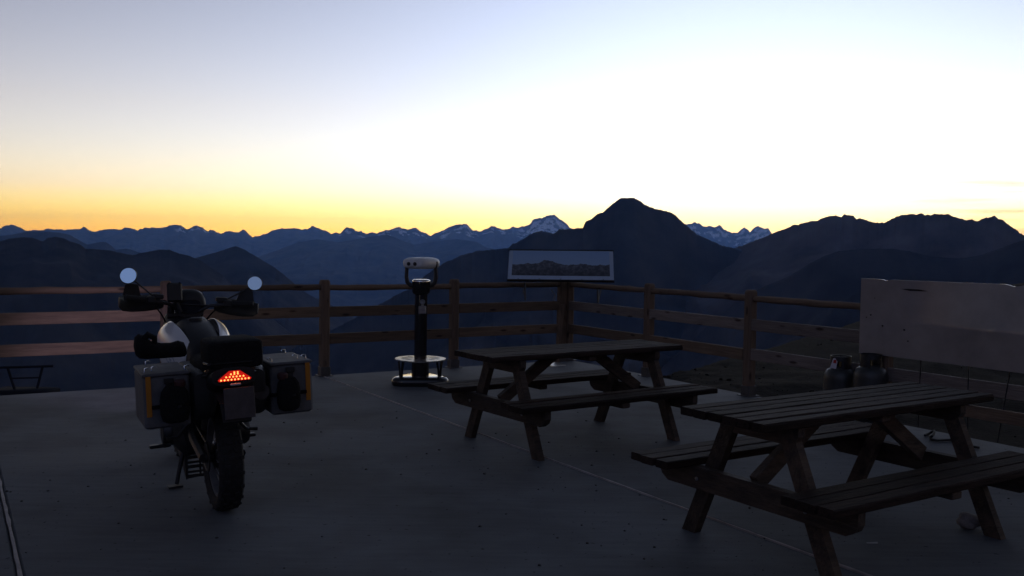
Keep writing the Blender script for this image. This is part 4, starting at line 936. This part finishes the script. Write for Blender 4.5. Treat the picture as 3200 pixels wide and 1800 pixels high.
# front end
part('fork', M_DARKMET, lambda m: [m.tube([(s * .095, 1.49, .335), (s * .095, 1.30, .70), (s * .095, 1.075, 1.12)], [.026, .028, .022], 10) for s in (-1, 1)] + [m.box((0, 1.10, 1.06), (.23, .06, .03), ch=.006), m.box((0, 1.17, .93), (.23, .07, .03), ch=.006), m.tube([(0, 1.14, .9), (0, 1.09, 1.08)], .03, 10)])
part('front_mudguard', M_WHITE, lambda m: m.loft([superring(0, z, w, .02, y, 14, 2.5) for y, z, w in ((1.16, .76, .05), (1.28, .79, .07), (1.45, .80, .075), (1.62, .77, .06), (1.72, .735, .03))]))
hl = part('headlight', M_BLACK, lambda m: m.loft([superring(0, .98, .10, .09, 1.16, 20, 3), superring(0, .98, .125, .105, 1.24, 20, 3), superring(0, .975, .12, .10, 1.31, 20, 3)]), angle=60)
part('headlight_lens', emit('headlight_glow', (1.0, .86, .74), 20 * LAMP), lambda m: m.loft([superring(0, .975, .105, .086, 1.311, 20, 3), superring(0, .975, .095, .078, 1.318, 20, 3)]), hl)
part('instrument_cowl', M_BLACK, lambda m: m.loft([superring(.03, 1.10, .085, .07, 1.06, 22, 2.6), superring(.03, 1.125, .105, .085, 1.09, 22, 2.6), superring(.028, 1.14, .105, .088, 1.13, 22, 2.6), superring(.026, 1.14, .09, .085, 1.20, 22, 2.6), superring(.02, 1.10, .06, .06, 1.28, 22, 2.6)]), angle=70)
dash = part('dash_panel', M_BPAINT, lambda m: m.loft([superring(.03, 1.11, .07, .05, 1.066, 20, 3), superring(.03, 1.11, .066, .046, 1.052, 20, 3)]))
part('key_ring', M_CHROME, lambda m: (m.lathe([(.009, 0), (.009, .02)], 10, axis='y'), m.lathe([(.006, .0), (.006, .02)], 8, axis='y', M=Matrix.Translation((.03, 0, .002)))), loc=(.045, 1.0, 1.035))
bars = part('handlebar', M_DARKMET, lambda m: (m.tube([(-.40, -.10, .045), (-.27, -.045, .035), (-.13, .0, .01), (-.06, .02, -.035), (.06, .02, -.035), (.13, 0, .01), (.27, -.045, .035), (.40, -.10, .045)], .0125, 10), m.tube([(-.15, -.005, .012), (.15, -.005, .012)], .006, 8)), loc=(.02, 1.05, 1.115), rot=(0, R(6.0), R(-5)))
def bar_end(s):
    part('grip', M_RUBBER, lambda m: m.tube([(s * .405, -.10, .045), (s * .28, -.05, .036)], .0185, 12), bars)
    part('switch_block', M_BLACK, lambda m: (m.box((s * .245, -.04, .035), (.055, .05, .05), ch=.01), m.box((s * .205, -.02, .058), (.075, .045, .032), ch=.006)), bars)
    def guard(m):
        rings = []
        for x, y, z, a, h in ((.165, .035, .0, .012, .02), (.20, .06, .005, .016, .042), (.28, .055, .004, .018, .056), (.36, .03, .0, .02, .058), (.415, -.03, .002, .022, .052), (.44, -.09, .012, .016, .036)):
            rings.append([(s * (x + a * .8 * math.cos(t) * .4), y + a * math.cos(t), z + h * math.sin(t) * 1.0) for t in [2 * math.pi * k / 14 for k in range(14)]])
        m.loft(rings)
    part('hand_guard', M_BLACK, guard, bars, angle=70)
    def spoiler(m):
        pr = [(.30, .03), (.425, .03), (.41, .12), (.395, .135), (.33, .128)]
        m.loft([[(s * x, .035 - (x - .3) * .35 + k, z) for x, z in pr] for k in (0, .006)])
    part('wind_deflector', M_BLACK, spoiler, bars, angle=20)
    part('brake_lever' if s > 0 else 'clutch_lever', M_DARKMET, lambda m: m.tube([(s * .22, .0, .03), (s * .30, .012, .022), (s * .41, -.03, .02)], [.007, .006, .006], 6), bars)
mirrorx(bar_end)
def rear_mirror(s, P, r):
    Pw = BM @ Vector(P); v = (Vector((0, 0, CAM_H)) - Pw).normalized(); e = R(27); bz = R(8 if s > 0 else -10)
    t = Vector((math.sin(bz) * math.cos(e), -math.cos(bz) * math.cos(e), math.sin(e))); n = (BM.to_3x3().inverted() @ (v + t).normalized()).normalized()
    M_ = basis(P, n.cross(Vector((0, 0, 1))).cross(n).cross(n), n)
    hs = part('mirror', M_BLACK, lambda m: m.lathe([(r + .003, .002), (r + .004, -.004), (r * .96, -.018), (r * .5, -.028), (.006, -.03)], 36), mw=M_, angle=50)
    part('mirror_glass', M_MIRROR, lambda m: m.lathe([(r - .001, -.002), (r - .001, .0025)], 40), hs, angle=20)
    root = M_.inverted() @ (bars.matrix_basis @ Vector((s * .235, -.03, .06))); 
    part('mirror_stalk', M_BLACK, lambda m: m.tube([root, root * .45 + Vector((0, 0, -.03)), (0, 0, -.026)], .0055, 7), hs)
rear_mirror(-1, (-.358, 1.0, 1.342), .0515); rear_mirror(1, (.452, 1.0, 1.252), .0485)
part('phone_holder', M_BLACK, lambda m: (m.box((0, 0, 0), (.098, .024, .132), ch=.012), m.tube([(0, .01, -.03), (.04, .03, -.13)], .012, 8)), loc=(-.073, 1.03, 1.216), rot=(R(-12), R(2), 0))
part('cables', M_RUBBER, lambda m: [m.tube(catmull([Vector(p) for p in pts]), .0055, 6) for pts in ([(-.22, 1.03, 1.14), (-.17, 1.14, 1.10), (-.11, 1.20, .98), (-.10, 1.15, .80)], [(.24, 1.03, 1.10), (.19, 1.14, 1.06), (.12, 1.20, .95), (.09, 1.15, .80)], [(-.2, 1.03, 1.13), (-.13, 1.1, 1.16), (-.02, 1.16, 1.05), (.02, 1.12, .85)], [(-.12, .98, 1.0), (-.15, 1.05, .93), (-.10, 1.15, .85)])])
part('radiator_shroud', M_BLACK, lambda m: m.loft([superring(0, .93, .12, .10, 1.0, 16, 4), superring(0, .93, .145, .12, 1.08, 16, 4), superring(0, .95, .12, .1, 1.17, 16, 4)]), angle=40)
# the headlight beam on the rails
sp_d = bpy.data.lights.new('headlight_beam', 'SPOT'); sp_d.energy = 130 * LAMP; sp_d.color = (.92, .76, 1.25); sp_d.spot_size = R(36); sp_d.spot_blend = 0.9; sp_d.shadow_soft_size = .05
beam = bpy.data.objects.new('headlight_beam', sp_d); COL.objects.link(beam); beam.parent = hl
beam.location = (0, 1.33, .975); beam.rotation_euler = (R(90 - 8), 0, R(3))

# luggage resting on the motorcycle
def onbike(o): o.matrix_world = BM; return o
def bag(name, m, build, label, cat, angle=60): 
    o = solid(name, m, None, True, angle, build=build); onbike(o); props(o, label, cat); return o
bag('tail_bag', M_FABRIC, lambda m: m.loft([superring(.03, .944, .125, .066, -.06, 28, 6), superring(.03, .946, .140, .076, -.10, 28, 7), superring(.03, .946, .146, .078, -.24, 28, 7), superring(.03, .944, .146, .077, -.37, 28, 7), superring(.03, .944, .136, .068, -.392, 28, 6)]), 'boxy black fabric bag strapped on the motorcycle rack above the tail light', 'bag')
def roll(m):
    rings = []
    for x, z, r, y in ((-.455, 1.0, .018, -.10), (-.448, 1.0, .05, -.10), (-.43, .998, .068, -.10), (-.40, .99, .066, -.11), (-.37, .975, .05, -.12), (-.32, .967, .043, -.13), (-.27, .962, .046, -.13), (-.23, .964, .052, -.12), (-.20, .960, .044, -.12), (-.188, .955, .018, -.12)):
        rings.append([(x, y + r * 1.15 * math.cos(t), max(z + r * math.sin(t), .927)) for t in [2 * math.pi * k / 16 for k in range(16)]])
    m.loft(rings)
    m.tube([(-.42, -.14, 1.03), (-.385, -.15, 1.062), (-.355, -.15, 1.045), (-.35, -.14, 1.0)], [.016, .02, .016, .012], 8)
bag('rolled_gloves', M_FABRIC, roll, 'pair of rolled black gloves lying on the left aluminium case', 'gloves')
def pouch(s, cx, z0, z1, w):
    def b(m):
        y = -.345; rings = []
        for z, k in ((z0, .55), (z0 + .012, .86), (z0 + .05, 1.0), (z1 - .07, 1.0), (z1 - .03, .9), (z1, .6)):
            rings.append([(cx + (w * .5 * k) * math.copysign(abs(math.cos(t)) ** .7, math.cos(t)), y + .037 * (k * .6 + .4) * math.copysign(abs(math.sin(t)) ** .7, math.sin(t)), z) for t in [2 * math.pi * q / 20 for q in range(20)]])
        m.loft(rings)
    return b
for s, cx, z0, z1, w, lab in ((-1, -.292, .605, .80, .15, 'black drink pouch with dull red cap strapped to the left aluminium case'), (1, .315, .60, .785, .13, 'black drink pouch with dull red cap strapped to the right aluminium case')):
    root = empty('strapped_pouch'); root.matrix_world = BM; props(root, lab, 'pouch', 'pouches strapped to the side cases')
    solid('pouch', M_FABRIC, root, angle=60, build=pouch(s, cx, z0, z1, w))
    solid('cap', M_REDCAP, root, angle=40, build=lambda m: m.lathe([(.026, z1 - .006), (.03, z1 + .004), (.03, z1 + .022), (.022, z1 + .03)], 16), loc=(cx + (.03 if s < 0 else -.03), -.345, 0))
    solid('buckle', M_DARKMET, root, build=lambda m: m.box((cx + .02, -.386, z0 + .09), (.022, .006, .014), ch=.002))
